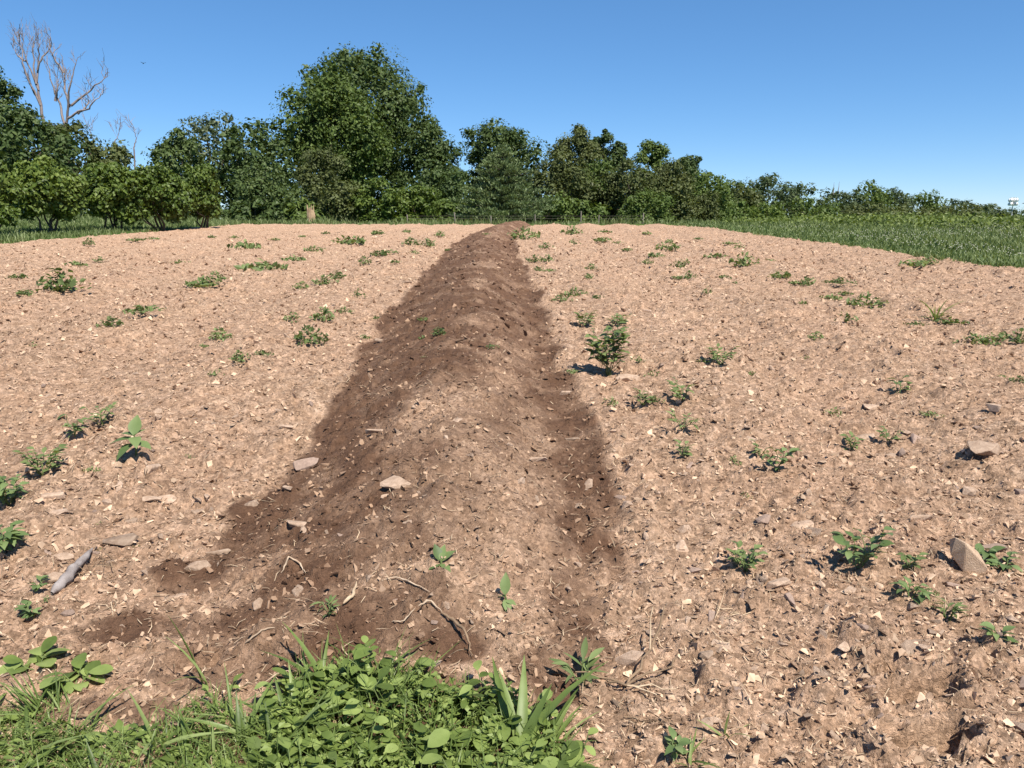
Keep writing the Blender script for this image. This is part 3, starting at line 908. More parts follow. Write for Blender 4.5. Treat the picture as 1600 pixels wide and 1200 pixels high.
gd = 92.0
pt, pb = at(1584, 309, gd), at(1579, 350, gd)
rack = empty('gourd_rack', (pb.x, gd, gz(pb.x, gd)))
tag(rack, 'white gourd birdhouses hung on a tall slanting pole beyond the meadow', 'birdhouse')
zr = gz(pb.x, gd)
H = pt.z - zr
lean = (pt.x - pb.x)
obj('pole', mesh_np('pole', *tube([(0, 0, -.3), (lean * .5, 0, H * .5), (lean, 0, H)], [.055, .05, .04], 8), M['metal'], True), rack)
gm = lathe('gourd', [(.005, .30), (.03, .28), (.05, .20), (.12, .12), (.165, 0), (.15, -.10), (.09, -.165), (.004, -.18)], M['white'])
hm = lathe('entrance', [(.001, .012), (.05, .012), (.055, 0)], M['black'])
for tier, zt in enumerate((H - .28, H - .72)):
    for ax in (0, 1):
        e = .42
        d = Vector((math.cos(.5 + ax * math.pi / 2), math.sin(.5 + ax * math.pi / 2), 0))
        c = Vector((lean * (zt / H), 0, zt + .30))
        obj('arm', mesh_np('arm', *tube([c - d * e, c, c + d * e], [.018] * 3, 6), M['metal']), rack)
        for s_ in (-1, -.5, .5, 1):
            g = obj('gourd', gm, rack, c + d * e * s_ - Vector((0, 0, .30)), (0, 0, random.uniform(-.4, .4)))
            obj('entrance', hm, g, (0, -.155, .03), (rad(80), 0, 0))

def bird(label, px, py, depth, span, yaw, wings=True):
    p = at(px, py, depth)
    t = empty('bird', p, yaw)
    tag(t, label, 'bird')
    s = span
    body = mesh_np('body', *tube([(0, -.32 * s, 0), (0, -.25 * s, .02 * s), (0, -.1 * s, 0), (0, .1 * s, 0), (0, .28 * s, 0), (0, .42 * s, .01 * s)], [.01 * s, .055 * s, .085 * s, .075 * s, .03 * s, .05 * s], 8), M['bird'], True)
    obj('body', body, t)
    if wings:
        for sg in (-1, 1):
            V = np.array([(sg * .04, -.12, .02), (sg * .28, -.16, .16), (sg * .5, .02, .20), (sg * .26, .06, .13), (sg * .04, .10, .02), (sg * .04, -.12, 0), (sg * .28, -.16, .14), (sg * .5, .02, .19), (sg * .26, .06, .11), (sg * .04, .10, 0)]) * s
            F = np.array([(0, 1, 3, 4), (5, 9, 8, 6), (1, 2, 3, 3), (6, 8, 7, 7), (0, 5, 6, 1), (1, 6, 7, 2), (2, 7, 8, 3), (3, 8, 9, 4)])
            F3 = np.concatenate([F[:, [0, 1, 2]], F[[0, 1, 4, 5, 6, 7]][:, [0, 2, 3]]])
            obj('wing', mesh_np('wing', V, F3, M['bird']), t)
bird('small dark bird flying in the open sky', 224, 99, 45, .30, .6)
bird('tiny dark bird passing the forked bare tree', 135, 131, 58, .22, 1.4)
bird('dark bird flying level with the gourd rack', 1599, 318, 70, .26, 1.1)

# ------------------------------------------------------------------ stones
def hull(seed, n=11, flat=.32, wide=.7):
    rng = np.random.default_rng(seed)
    bm = bmesh.new()
    for i in range(n):
        d = rng.normal(size=3); d /= np.linalg.norm(d)
        d = np.sign(d) * np.abs(d) ** .7
        bm.verts.new((d[0] * .5, d[1] * .5 * wide, d[2] * .5 * flat))
    r = bmesh.ops.convex_hull(bm, input=bm.verts)
    bmesh.ops.delete(bm, geom=[v for v in bm.verts if not v.link_faces], context='VERTS')
    bmesh.ops.triangulate(bm, faces=bm.faces)
    bm.verts.index_update()
    V = np.array([v.co[:] for v in bm.verts]); F = np.array([[v.index for v in f.verts] for f in bm.faces])
    bm.free()
    return V, F
flakes = [hull(700 + i, 11 + i % 4, random.uniform(.22, .45), random.uniform(.5, .85)) for i in range(14)]
chunks = [hull(740 + i, 9, random.uniform(.5, .8), random.uniform(.65, .95)) for i in range(8)]

def stone_mesh(i, mat, kind='f'):
    V, F = (flakes if kind == 'f' else chunks)[i % (14 if kind == 'f' else 8)]
    me = mesh_np('stone', V, F, mat)
    # worn edges
    bm = bmesh.new(); bm.from_mesh(me)
    bmesh.ops.dissolve_limit(bm, angle_limit=.12, verts=bm.verts, edges=bm.edges)
    bmesh.ops.bevel(bm, geom=bm.edges[:], offset=.014, segments=1, affect='EDGES', profile=.5)
    bmesh.ops.triangulate(bm, faces=bm.faces)
    bm.to_mesh(me); bm.free()
    return me
FM = [stone_mesh(i, M['stone']) for i in range(14)]
CM = [stone_mesh(i, M['stone'], 'c') for i in range(8)]
DM = [stone_mesh(i, M['darkstone']) for i in range(6)]

def put_stone(px, py, wpx, label, mesh, yaw, tilt=(0, 0), stretch=(1, 1, 1), group=None, lift=.25):
    x, y = on_ground(px, py)
    size = wpx / FPX * math.hypot(x, y, EYE - .3)
    z = soil_z(x, y)
    o = obj('stone', mesh, None, (x, y, z + size * .10 * lift), (tilt[0], tilt[1], yaw), (size * stretch[0], size * stretch[1], size * stretch[2]))
    tag(o, label, 'stone', group)
    return o

M['sunstone'] = simple_mat('pinkish_tan_stone', (.40, .275, .185), (.54, .40, .285), 7, .95, 0, 0, .01)
put_stone(1510, 892, 66, 'long tan stone leaning up on edge beside a weed, dark shadow behind', stone_mesh(2, M['sunstone']), -.45, (.35, .95), (1.05, .62, 1.3), lift=2.4)
put_stone(468, 822, 46, 'pale jagged stone half buried in the dark row', FM[5], rad(40), (.35, .1), (1, 1, 1.2))
put_stone(480, 727, 44, 'curved brown stone on the left edge of the dark row', DM[1], rad(25), (.2, 0), (1, .7, 1.3))
put_stone(620, 762, 52, 'broad flat slab with a dark gap under its edge on the dark row', FM[7], rad(-20), (.15, .1), (1, 1, .8))
put_stone(1258, 821, 46, 'broad pale flat stone right of the dark row', FM[0], rad(-15), (.25, 0), (1, 1, .8))
put_stone(1126, 1012, 34, 'pale square flat stone half sunk near the tyre prints', FM[8], rad(10), (.3, 0), (1, 1.2, .7))
put_stone(1103, 1030, 34, 'dusty flat stone touching the pale square one', FM[3], rad(60), (.2, 0), (1, 1, .7))
put_stone(1194, 818, 32, 'small two-faced brown stone above the dry root tuft', DM[0], rad(20), (.3, 0), (1, 1, 1.2))
put_stone(1073, 830, 36, 'tan stone with a shaded front edge propped above the soil', FM[9], rad(5), (-.2, 0), (1, .8, 1.4))
put_stone(1024, 774, 20, 'small standing stone casting a black shadow', CM[1], rad(30), (.5, .2), (1, .8, 1.3))
put_stone(1216, 918, 50, 'narrow stone lying aslant near a rounded pebble', FM[11], rad(35), (.1, 0), (1, .5, 1.2))
put_stone(1167, 910, 24, 'small rounded tan stone under the bushy weed', CM[2], 0.4, (0, 0), (1, 1, 1))
put_stone(1512, 772, 26, 'rounded stone with a dark left end on the stony ground', CM[4], .2, (0, .2), (1, .8, 1))
put_stone(1440, 815, 36, 'low tan stone with cracked top right of the weeds', FM[12], .1, (.1, 0), (1, .8, 1))
put_stone(90, 877, 44, 'smooth pale flat stone beside the grey stick', FM[4], rad(15), (.3, .1), (1, .8, 1))
put_stone(80, 779, 40, 'brick-shaped tan stone with a square end', FM[6], rad(20), (.2, 0), (1, .5, 1.3))
put_stone(93, 804, 32, 'pale pointed flat stone below the brick-shaped one', FM[10], rad(10), (.2, 0), (1, .8, .8))
put_stone(190, 845, 52, 'wide pinkish flat stone patched with soil', FM[13], rad(-5), (.2, 0), (1, 1, .6))
put_stone(262, 784, 36, 'pale stone cracked in two on the dry soil', FM[1], .3, (.3, 0), (1, .9, .9))
put_stone(310, 800, 36, 'dusty upright stone above a pebble scatter', FM[3], rad(70), (.2, 0), (1, .8, .7))
put_stone(239, 738, 40, 'long upright tan stone with a squared face below the broad-leaved weed', FM[6], rad(80), (.3, .2), (1, .5, 1.6))
put_stone(395, 790, 30, 'tan stone at the crumbling edge of the dark soil', FM[9], .3, (.2, 0), (1, .8, 1.2))
put_stone(340, 866, 44, 'curved pale stone poking out of the dark soil', FM[5], rad(40), (.2, 0), (1, .6, 1.2))
put_stone(310, 890, 40, 'dusty reddish stone beneath the curved pale one', FM[2], rad(30), (.2, 0), (1, .7, 1))
put_stone(465, 925, 34, 'dull stone half covered by dark soil at the row end', FM[8], rad(100), (.2, 0), (1, .7, .9))
put_stone(980, 597, 42, 'long pale flat stone beside the tallest green clump', FM[7], 0.0, (.1, 0), (1, .6, .9))
put_stone(884, 617, 26, 'pale bar-shaped stone in the furrow of the dark row', FM[6], -.1, (.1, 0), (1, .45, 1.4))
put_stone(584, 680, 32, 'thin pale sliver lying on the dark slope', FM[11], .15, (0, 0), (1, .4, .8))
put_stone(894, 688, 26, 'pale chip in the furrow below the bar-shaped stone', FM[4], .0, (0, 0), (1, .5, .9))
put_stone(795, 698, 20, 'upright pale stone on the ridge flank', CM[3], .6, (.2, 0), (1, .8, 1.2))
put_stone(842, 724, 30, 'flat pale stone low on the ridge flank', FM[12], .1, (.1, 0), (1, .7, .8))
put_stone(815, 755, 28, 'tan stone leaning downhill on the ridge flank', FM[2], 1.0, (.3, 0), (1, .6, 1.3))
put_stone(990, 967, 40, 'pale flat stone right of the row end', FM[0], 0, (.05, 0), (1, .4, .7))
put_stone(1360, 640, 30, 'wide pale stone among scattered stones', CM[5], .2, (.1, 0), (1, .9, .8))
put_stone(1350, 685, 44, 'large flat pale slab by the small green weed', FM[13], .1, (.05, 0), (1, .8, .6))
put_stone(1410, 712, 30, 'pointed brown stone past the pale slab', DM[2], 1.0, (.3, 0), (1, .7, 1.2))
put_stone(1535, 715, 56, 'broad layered slab on the stony ground', FM[7], .1, (.15, 0), (1, .8, .8))
put_stone(1552, 645, 26, 'narrow shard standing out of the stony ground', FM[11], 2.0, (.3, 0), (1, .5, 1.3))
put_stone(1595, 770, 30, 'brown stone cut by the picture edge', DM[3], .4, (0, 0), (1, .8, 1))
put_stone(1545, 862, 46, 'dull brown slab behind the weed and leaning stone', DM[4], -.1, (.2, 0), (1, .5, 1))
put_stone(1332, 925, 28, 'pale wedge split from a pink stone', FM[10], .6, (.3, 0), (1, .8, 1))
put_stone(1596, 1075, 40, 'dark stone with a sunlit chip beside it', DM[5], 1.4, (.3, 0), (1, .7, 1.3))
put_stone(1100, 1135, 34, 'dusty tan stone by the dry grass stalks', FM[1], .5, (.1, 0), (1, .8, .7))
put_stone(680, 1042, 30, 'pale stone wedge peeping over the leafy clump', FM[3], 1.1, (.4, 0), (1, .8, 1.3))
put_stone(1010, 488, 18, 'pale bar stone lying on the distant soil', FM[6], -.5, (0, 0), (1, .5, 1.2))
put_stone(592, 537, 16, 'rounded pale stone on the edge of the dark row', CM[0], 0, (0, 0), (1, .8, 1))
put_stone(635, 443, 18, 'flat pale stone on the far edge of the dark row', FM[4], 0, (0, 0), (1, .5, .8))

# landmarks that tell look-alike stones and weeds apart
LANDMARKS = [(on_ground(px, py), nm) for px, py, nm in (
    (115, 905, 'grey weathered stick'), (213, 714, 'large-leaved plant'), (40, 760, 'round bushy dark weed'), (95, 456, 'widest weed clump'), (221, 490, 'flat rosette weed'),
    (483, 538, 'loose leaning weed clump'), (404, 419, 'row of flat weeds'), (600, 395, 'far left end of the dark row'), (340, 366, 'orchard bushes'), (160, 664, 'low branching weed'),
    (310, 800, 'dusty upright stone'), (510, 640, 'left edge of the dark row'), (620, 762, 'flat slab on the dark row'), (688, 884, 'small rosette plant'), (789, 946, 'wilting seedling'), (884, 617, 'bar-shaped stone in the furrow'),
    (840, 480, 'furrow beside the dark row'), (760, 375, 'far crest of the dark row'), (340, 880, 'curved pale stone in dark soil'), (948, 580, 'tallest green weed clump'), (850, 405, 'first weeds past the far furrow'),
    (950, 372, 'far fence'), (1064, 630, 'dark leafy weed'), (1127, 570, 'spreading grey-green weed'), (1214, 736, 'dark broad weed with dry stalk'), (1165, 896, 'bushy weed over dry roots'), (1345, 884, 'bright broad-leaved weed'),
    (1510, 892, 'leaning tan stone'), (1440, 1110, 'tyre prints'), (1350, 685, 'large pale slab'), (1535, 715, 'layered slab'), (1461, 500, 'spiky grass tuft'), (1250, 440, 'meadow corner of the field'), (1430, 415, 'meadow edge'),
    (1560, 535, 'dark weed patch by the meadow'), (1045, 390, 'bushy weeds below the slim dark tree'), (1160, 415, 'wide low weed near the meadow'), (1353, 479, 'weed leaning towards the meadow'), (1005, 1050, 'dead weed stalk'), (1258, 821, 'broad pale flat stone'), (1020, 770, 'small standing stone'))]
def near_mark(x, y):
    return min(LANDMARKS, key=lambda l: math.hypot(l[0][0] - x, l[0][1] - y))[1]

# many alike stones on the field, sorted by where they lie
srng = np.random.default_rng(77)
WHERE = {'L': 'left field', 'R': 'right field', 'D': 'dark row'}
LAB = {'L': ('small tan shale stone on the dry soil left of the dark row', 'small stones left of the dark row'),
       'R': ('small tan shale stone on the dry soil right of the dark row', 'small stones right of the dark row'),
       'D': ('small pale stone scattered on the dark row', 'small stones on the dark row')}
k = 0
while k < 248:
    px, py = srng.uniform(-20, 1620), 480 + 700 * srng.random() ** 1.15
    if py > 1000 and px < 920: continue
    x, y = on_ground(px, py)
    t = float(row_u(np.array([x]), np.array([y]))[0]) / .85
    if abs(t) < 1.05 and srng.random() < .35: continue
    sz = min(.13, max(.028, srng.lognormal(-3.05, .42)))
    if sz / y < .0085 and srng.random() < .8: continue
    which = 'D' if abs(t) < 1.05 else ('L' if t < 0 else 'R')
    kind = 'dark brown flat' if srng.random() > .8 else ('pale tan flat' if srng.random() < .62 else 'pale tan chunky')
    mesh = DM[srng.integers(6)] if kind[0] == 'd' else (FM[srng.integers(14)] if kind.endswith('flat') else CM[srng.integers(8)])
    bulk = 'large' if sz > .075 else ('medium' if sz > .05 else 'small')
    o = obj('stone', mesh, None, (x, y, soil_z(x, y) - sz * .02), (srng.normal() * .3, srng.normal() * .3, srng.uniform(0, 6.28)), (sz, sz * srng.uniform(.6, 1), sz * srng.uniform(.7, 1.3)))
    tag(o, f'{bulk} {kind} stone, {WHERE[which]}, near the {near_mark(x, y)}', 'stone', LAB[which][1])
    k += 1

# chips of stone and crumbs of soil, too many to count
def bits(name, label, cat, n, d0, d1, protos, mat, smin, smed, sig, smax, seed, with_moist=False, sink=.12, dens=None):
    rng = np.random.default_rng(seed)
    Q = scatter(rng, n, d0, d1, -260, 1860, lambda x, y: (x > FX0) & (x < FX1) & (np.ones_like(x, bool) if dens is None else dens(x, y, rng)))
    S = np.clip(rng.lognormal(math.log(smed), sig, n), smin, smax) * np.clip(.55 + Q[:, 1] * .085, .7, 2.1)
    Z = field_h(Q[:, 0], Q[:, 1]) + S * sink
    pick = rng.integers(len(protos), size=n)
    parts, ms = [], []
    for p, (V, F) in enumerate(protos):
        sel = np.where(pick == p)[0]
        m = len(sel)
        yaw = rng.uniform(0, 6.283, m); tl = rng.normal(size=m) * .6; rl = rng.normal(size=m) * .6
        R = np.array([Euler((a, b, c)).to_matrix() for a, b, c in zip(tl, rl, yaw)])
        sc = S[sel][:, None] * np.stack([np.ones(m), rng.uniform(.6, 1.1, m), rng.uniform(.7, 1.3, m)], 1)
        W = np.einsum('mij,mvj->mvi', R, V[None] * sc[:, None, :]) + np.stack([Q[sel, 0], Q[sel, 1], Z[sel]], 1)[:, None, :]
        parts.append((W.reshape(-1, 3), (np.arange(m)[:, None, None] * len(V) + F[None]).reshape(-1, 3)))
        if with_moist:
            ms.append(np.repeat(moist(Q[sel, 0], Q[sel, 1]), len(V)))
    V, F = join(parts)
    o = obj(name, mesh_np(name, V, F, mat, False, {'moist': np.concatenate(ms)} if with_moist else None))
    tag(o, label, cat, kind='stuff')
small = [hull(780 + i, 6, random.uniform(.25, .6), random.uniform(.5, .9)) for i in range(8)]
def drier(x, y, rng):
    return rng.random(len(x)) > .6 * moist(x, y)
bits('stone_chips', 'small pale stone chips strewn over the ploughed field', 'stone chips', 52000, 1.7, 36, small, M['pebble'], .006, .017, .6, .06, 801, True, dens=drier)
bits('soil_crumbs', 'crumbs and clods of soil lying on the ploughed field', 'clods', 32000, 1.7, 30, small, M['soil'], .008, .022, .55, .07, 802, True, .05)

# dry straw
def straw(n, seed):
    rng = np.random.default_rng(seed)
    Q = scatter(rng, n, 1.8, 16, -100, 1700, lambda x, y: (x > FX0) & (x < FX1) & (vnoise(x * 1.3, y * 1.3, 33) > -.2))
    P = np.stack([Q[:, 0], Q[:, 1], field_h(Q[:, 0], Q[:, 1]) + .008], 1)
    a = rng.uniform(0, 6.283, n)
    L = rng.uniform(.012, .05, n)[:, None] * np.clip(.6 + Q[:, 1:2] * .06, 0, 1.6)
    d = np.stack([np.cos(a), np.sin(a), rng.normal(size=n) * .25], 1)
    s = np.stack([-np.sin(a), np.cos(a), np.zeros(n)], 1) * (.0008 + .00025 * Q[:, 1:2])
    bow = rng.normal(size=(n, 1)) * .2
    mid = P + np.stack([-np.sin(a), np.cos(a), np.full(n, .1)], 1) * L * bow
    V = np.stack([P - d * L - s, P - d * L + s, mid + s + [0, 0, .004], P + d * L, mid - s + [0, 0, .004]], 1).reshape(-1, 3)
    b = np.arange(n)[:, None] * 5
    F = np.concatenate([b + np.array([[0, 1, 2]]), b + np.array([[0, 2, 4]]), b + np.array([[4, 2, 3]])])
    tag(obj('dry_straw', mesh_np('dry_straw', V, F, M['straw'])), 'bits of dry straw and rootlets littering the soil', 'straw', kind='stuff')
straw(3000, 803)

# ------------------------------------------------------------------ weeds
def leaf_mesh(name, mat, outline, fold=.18, curl=.25):
    """leaf from root (0,0,0) along +Y to length 1; outline = [(y, half width)]"""
    V, F = [], []
    for (y, w) in outline:
        z = -curl * y * y
        V += [(-w, y, z + fold * w), (0, y, z), (w, y, z + fold * w)]
    for i in range(len(outline) - 1):
        a = 3 * i
        F += [(a, a + 1, a + 4, a + 3), (a + 1, a + 2, a + 5, a + 4)]
    return mesh_np(name, np.array(V, float), np.array(F), mat, True)
OVATE = [(0, .012), (.1, .10), (.25, .22), (.45, .27), (.65, .22), (.85, .10), (1, .004)]
LANCE = [(0, .012), (.15, .07), (.35, .125), (.6, .12), (.82, .065), (1, .004)]
ROUND = [(0, .015), (.12, .16), (.35, .32), (.6, .38), (.82, .30), (.95, .14), (1, .02)]
BLADE = [(0, .028), (.2, .040), (.45, .042), (.7, .030), (.9, .013), (1, .002)]
leaf_ovate = [leaf_mesh('leaf', M['broad'], OVATE, .25, c) for c in (.15, .35, .55)]
leaf_lance = [leaf_mesh('leaf', M['weed'], LANCE, .3, c) for c in (.1, .4)]
leaf_small = [leaf_mesh('leaf', M['weed'], OVATE, .25, c) for c in (.1, .35)]
leaf_round = [leaf_mesh('leaf', M['clover'], ROUND, .12, c) for c in (.1, .3, .5)]
leaf_clov = [leaf_mesh('leaf', M['clover'], OVATE, .18, c) for c in (.1, .35)]
blade_m = [leaf_mesh('blade', M['blade'], BLADE, .5, c) for c in (.15, .45, .8, 1.1)]

def aim(d, roll=0.0):
    d = Vector(d).normalized()
    q = d.to_track_quat('Y', 'Z')
    return (q.to_matrix() @ Matrix.Rotation(roll, 3, 'Y')).to_euler()

def leafy_weed(name, label, x, y, span, height, rng, leaves, n_stem=4, per=5, leaf_len=.04, group=None, cat='weed', z=None, stem_mat='weed'):
    """a plant with stems and single leaves, each leaf a part"""
    z0 = soil_z(x, y) if z is None else z
    t = empty(name, (x, y, z0 - .005))
    tag(t, label, cat, group)
    tubes = []
    for s in range(n_stem):
        a = 2 * math.pi * (s + rng.uniform(-.4, .4)) / n_stem
        r = span / 2 * rng.uniform(.35, .85)
        tip = np.array([math.cos(a) * r, math.sin(a) * r, height * rng.uniform(.5, 1.0)])
        path = bent((0, 0, -.01), tip, rng, .08, 5)
        tubes.append(tube(path, np.linspace(.0032, .0014, 5), 5))
        for j in range(per):
            f = .35 + .65 * (j + 1) / per
            i = min(4, int(f * 4))
            p = path[i] + (path[min(4, i + 1)] - path[i]) * (f * 4 - i if i < 4 else 0)
            b = a + (j % 2 * 2 - 1) * rng.uniform(.4, 1.5) if j < per - 1 else a + rng.uniform(-.3, .3)
            L = leaf_len * rng.uniform(.65, 1.25)
            d = (math.cos(b), math.sin(b), rng.uniform(.0, .7))
            obj('leaf', leaves[rng.integers(len(leaves))], t, p, aim(d, rng.uniform(-.4, .4)), (L, L, L))
    V, F = join(tubes)
    obj('stem', mesh_np('stem', V, F, M[stem_mat], True), t)
    return t

# low weeds seen from farther off: stems and one mass of foliage, a few patterns copied
def foliage_proto(seed, kind):
    rng = np.random.default_rng(seed)
    n = 90 if kind == 'bush' else (70 if kind == 'flat' else 46)
    zz = {'bush': .55, 'flat': .26, 'thin': .6}[kind]
    a = rng.uniform(0, 6.283, n); r = rng.random(n) ** .6 * .5
    lob = 1 + .35 * np.sin(a * 2 + seed) + .2 * np.sin(a * 3 + seed * 2)
    P = np.stack([np.cos(a) * r * lob, np.sin(a) * r * lob, .03 + zz * rng.random(n) * (1.05 - r * 1.5).clip(.15)], 1)
    nrm = unit(rng.normal(size=(n, 3)) * .6 + np.array([0, 0, .8]))
    V, F = kites(P, nrm, rng.uniform(.12, .26, n), rng.uniform(.07, .15, n), rng)
    fol = mesh_np('foliage', V, F, M['weed'])
    st = [tube(bent((0, 0, -.03), P[i], rng, .07, 3), [.012, .008, .005], 3) for i in range(0, n, 9)]
    V, F = join(st)
    return fol, mesh_np('stem', V, F, M['weed'])
protos = {k: [foliage_proto(60 + 10 * j + i, k) for i in range(4)] for j, k in enumerate(('bush', 'flat', 'thin'))}

WEEDS = [  # picture x, y of the foot, width, kind
    (95, 456, 60, 'bush', 'bushy weed clump near the grass strip, widest of the left field'), (40, 462, 24, 'flat'), (221, 490, 38, 'flat', 'flat rosette weed on the open soil left of the dark row'),
    (174, 512, 27, 'bush'), (54, 538, 17, 'flat'), (344, 531, 30, 'bush'), (317, 541, 14, 'flat'), (280, 412, 20, 'flat'), (337, 441, 26, 'bush'), (315, 448, 42, 'flat'), (405, 423, 46, 'flat'),
    (385, 389, 32, 'flat'), (459, 408, 22, 'flat'), (491, 393, 18, 'bush'), (472, 452, 22, 'bush'), (506, 444, 24, 'bush'), (527, 436, 24, 'bush'), (456, 502, 26, 'thin'), (506, 502, 32, 'bush'),
    (483, 538, 46, 'bush', 'loose weed clump left of the dark row with stems leaning apart'), (375, 566, 26, 'bush'), (408, 554, 24, 'flat'), (337, 588, 18, 'thin'), (27, 434, 24, 'flat'), (118, 415, 22, 'flat'),
    (155, 411, 16, 'thin'), (140, 383, 16, 'bush'), (213, 377, 16, 'flat'), (238, 374, 14, 'flat'), (366, 372, 12, 'flat'), (472, 371, 12, 'flat'), (549, 381, 44, 'flat'), (592, 399, 26, 'flat'),
    (607, 396, 20, 'flat'), (569, 413, 18, 'bush'), (618, 411, 16, 'flat'), (641, 382, 20, 'bush'), (667, 385, 22, 'bush'), (648, 397, 14, 'thin'), (687, 369, 14, 'bush'), (592, 367, 22, 'flat'), (636, 363, 14, 'flat'),
    (558, 464, 18, 'thin'), (538, 489, 20, 'bush'), (587, 503, 14, 'flat'), (567, 528, 18, 'flat'), (661, 503, 16, 'flat'), (685, 523, 20, 'bush'), (661, 530, 16, 'flat'), (766, 544, 18, 'flat'), (665, 557, 12, 'flat'),
    (819, 374, 30, 'bush'), (852, 388, 16, 'bush'), (835, 411, 20, 'bush'), (855, 409, 18, 'bush'), (841, 424, 14, 'bush'), (859, 424, 16, 'flat'), (893, 366, 24, 'bush'), (897, 383, 12, 'thin'), (942, 378, 24, 'flat'),
    (966, 381, 14, 'flat'), (924, 422, 16, 'bush'), (920, 435, 14, 'bush'), (877, 472, 22, 'bush'), (899, 464, 22, 'bush'), (935, 466, 16, 'flat'), (998, 566, 16, 'thin'), (1020, 588, 18, 'thin'), (895, 583, 16, 'flat'),
    (1045, 391, 28, 'bush'), (1024, 402, 24, 'flat'), (944, 364, 14, 'flat'), (1011, 413, 14, 'bush'), (1060, 419, 16, 'bush'), (1071, 413, 14, 'thin'), (1058, 437, 14, 'flat'), (1077, 437, 18, 'bush'), (1090, 378, 12, 'flat'),
    (1139, 382, 14, 'flat'), (1154, 390, 14, 'thin'), (1120, 403, 24, 'flat'), (1161, 416, 32, 'bush'), (1133, 435, 16, 'flat'), (1150, 444, 16, 'flat'), (1105, 460, 14, 'thin'), (1219, 436, 30, 'flat'), (1262, 446, 22, 'bush'),
    (1244, 446, 18, 'flat'), (1294, 443, 16, 'flat'), (1315, 445, 20, 'bush'), (1427, 418, 36, 'flat'), (1452, 414, 20, 'bush'), (1300, 467, 22, 'flat'), (1320, 462, 18, 'flat'), (1353, 479, 36, 'bush', 'bushy weed on the right field leaning towards the meadow'), (1255, 475, 16, 'flat'),
    (1322, 503, 24, 'thin'), (1276, 529, 22, 'bush'), (1259, 561, 14, 'thin'), (1097, 566, 18, 'flat'), (1174, 584, 18, 'flat'), (1484, 507, 30, 'flat'), (1431, 508, 22, 'flat'), (1521, 538, 28, 'bush'), (1545, 536, 30, 'flat'),
    (1562, 531, 26, 'bush'), (1592, 535, 30, 'bush'), (1564, 589, 18, 'flat'), (1592, 597, 22, 'bush'), (1300, 650, 24, 'thin'), (1454, 650, 24, 'flat'), (1148, 722, 22, 'thin'), (297, 718, 16, 'thin'), (145, 736, 18, 'flat'),
    (1167, 780, 12, 'thin'), (1144, 818, 12, 'flat'), (155, 818, 12, 'thin'), (209, 853, 12, 'thin'), (157, 860, 16, 'flat'), (100, 1018, 16, 'thin'), (71, 945, 16, 'thin'), (1402, 960, 14, 'flat'), (1454, 930, 20, 'flat'), (1452, 976, 18, 'flat'),
    (955, 632, 20, 'thin'), (1024, 634, 18, 'bush'), (430, 376, 12, 'flat'), (510, 366, 12, 'flat'), (760, 366, 10, 'flat'), (1010, 366, 14, 'flat'), (980, 392, 14, 'flat'), (1200, 408, 14, 'flat'), (700, 392, 12, 'flat'), (330, 372, 12, 'flat'),
]
WL = {'L': ('low green weed growing in the dry soil left of the dark row', 'weeds left of the dark row'),
      'R': ('low green weed growing in the dry soil right of the dark row', 'weeds right of the dark row'),
      'D': ('small weed sprouting on the dark row', 'weeds on the dark row')}
wr = np.random.default_rng(55)
for i, w in enumerate(WEEDS):
    x, y = on_ground(w[0], w[1])
    size = w[2] * 1.3 / FPX * y
    t = float(row_u(np.array([x]), np.array([y]))[0]) / .85
    which = 'D' if abs(t) < 1.0 else ('L' if t < 0 else 'R')
    fol, st = protos[w[3]][wr.integers(4)]
    o = empty('weed', (x, y, soil_z(x, y) - .01), wr.uniform(0, 6.28))
    if len(w) > 4: tag(o, w[4], 'weed')
    else: tag(o, {'bush': 'bushy', 'flat': 'low flat', 'thin': 'thin wispy'}[w[3]] + (' green weed' if w[2] > 19 else ' little green weed') + ', ' + WHERE[which] + ', near the ' + near_mark(x, y), 'weed', WL[which][1])
    sc = (size, size * wr.uniform(.8, 1.2), size * wr.uniform(.85, 1.15))
    obj('foliage', fol, o, scale=sc)
    obj('stem', st, o, scale=sc)

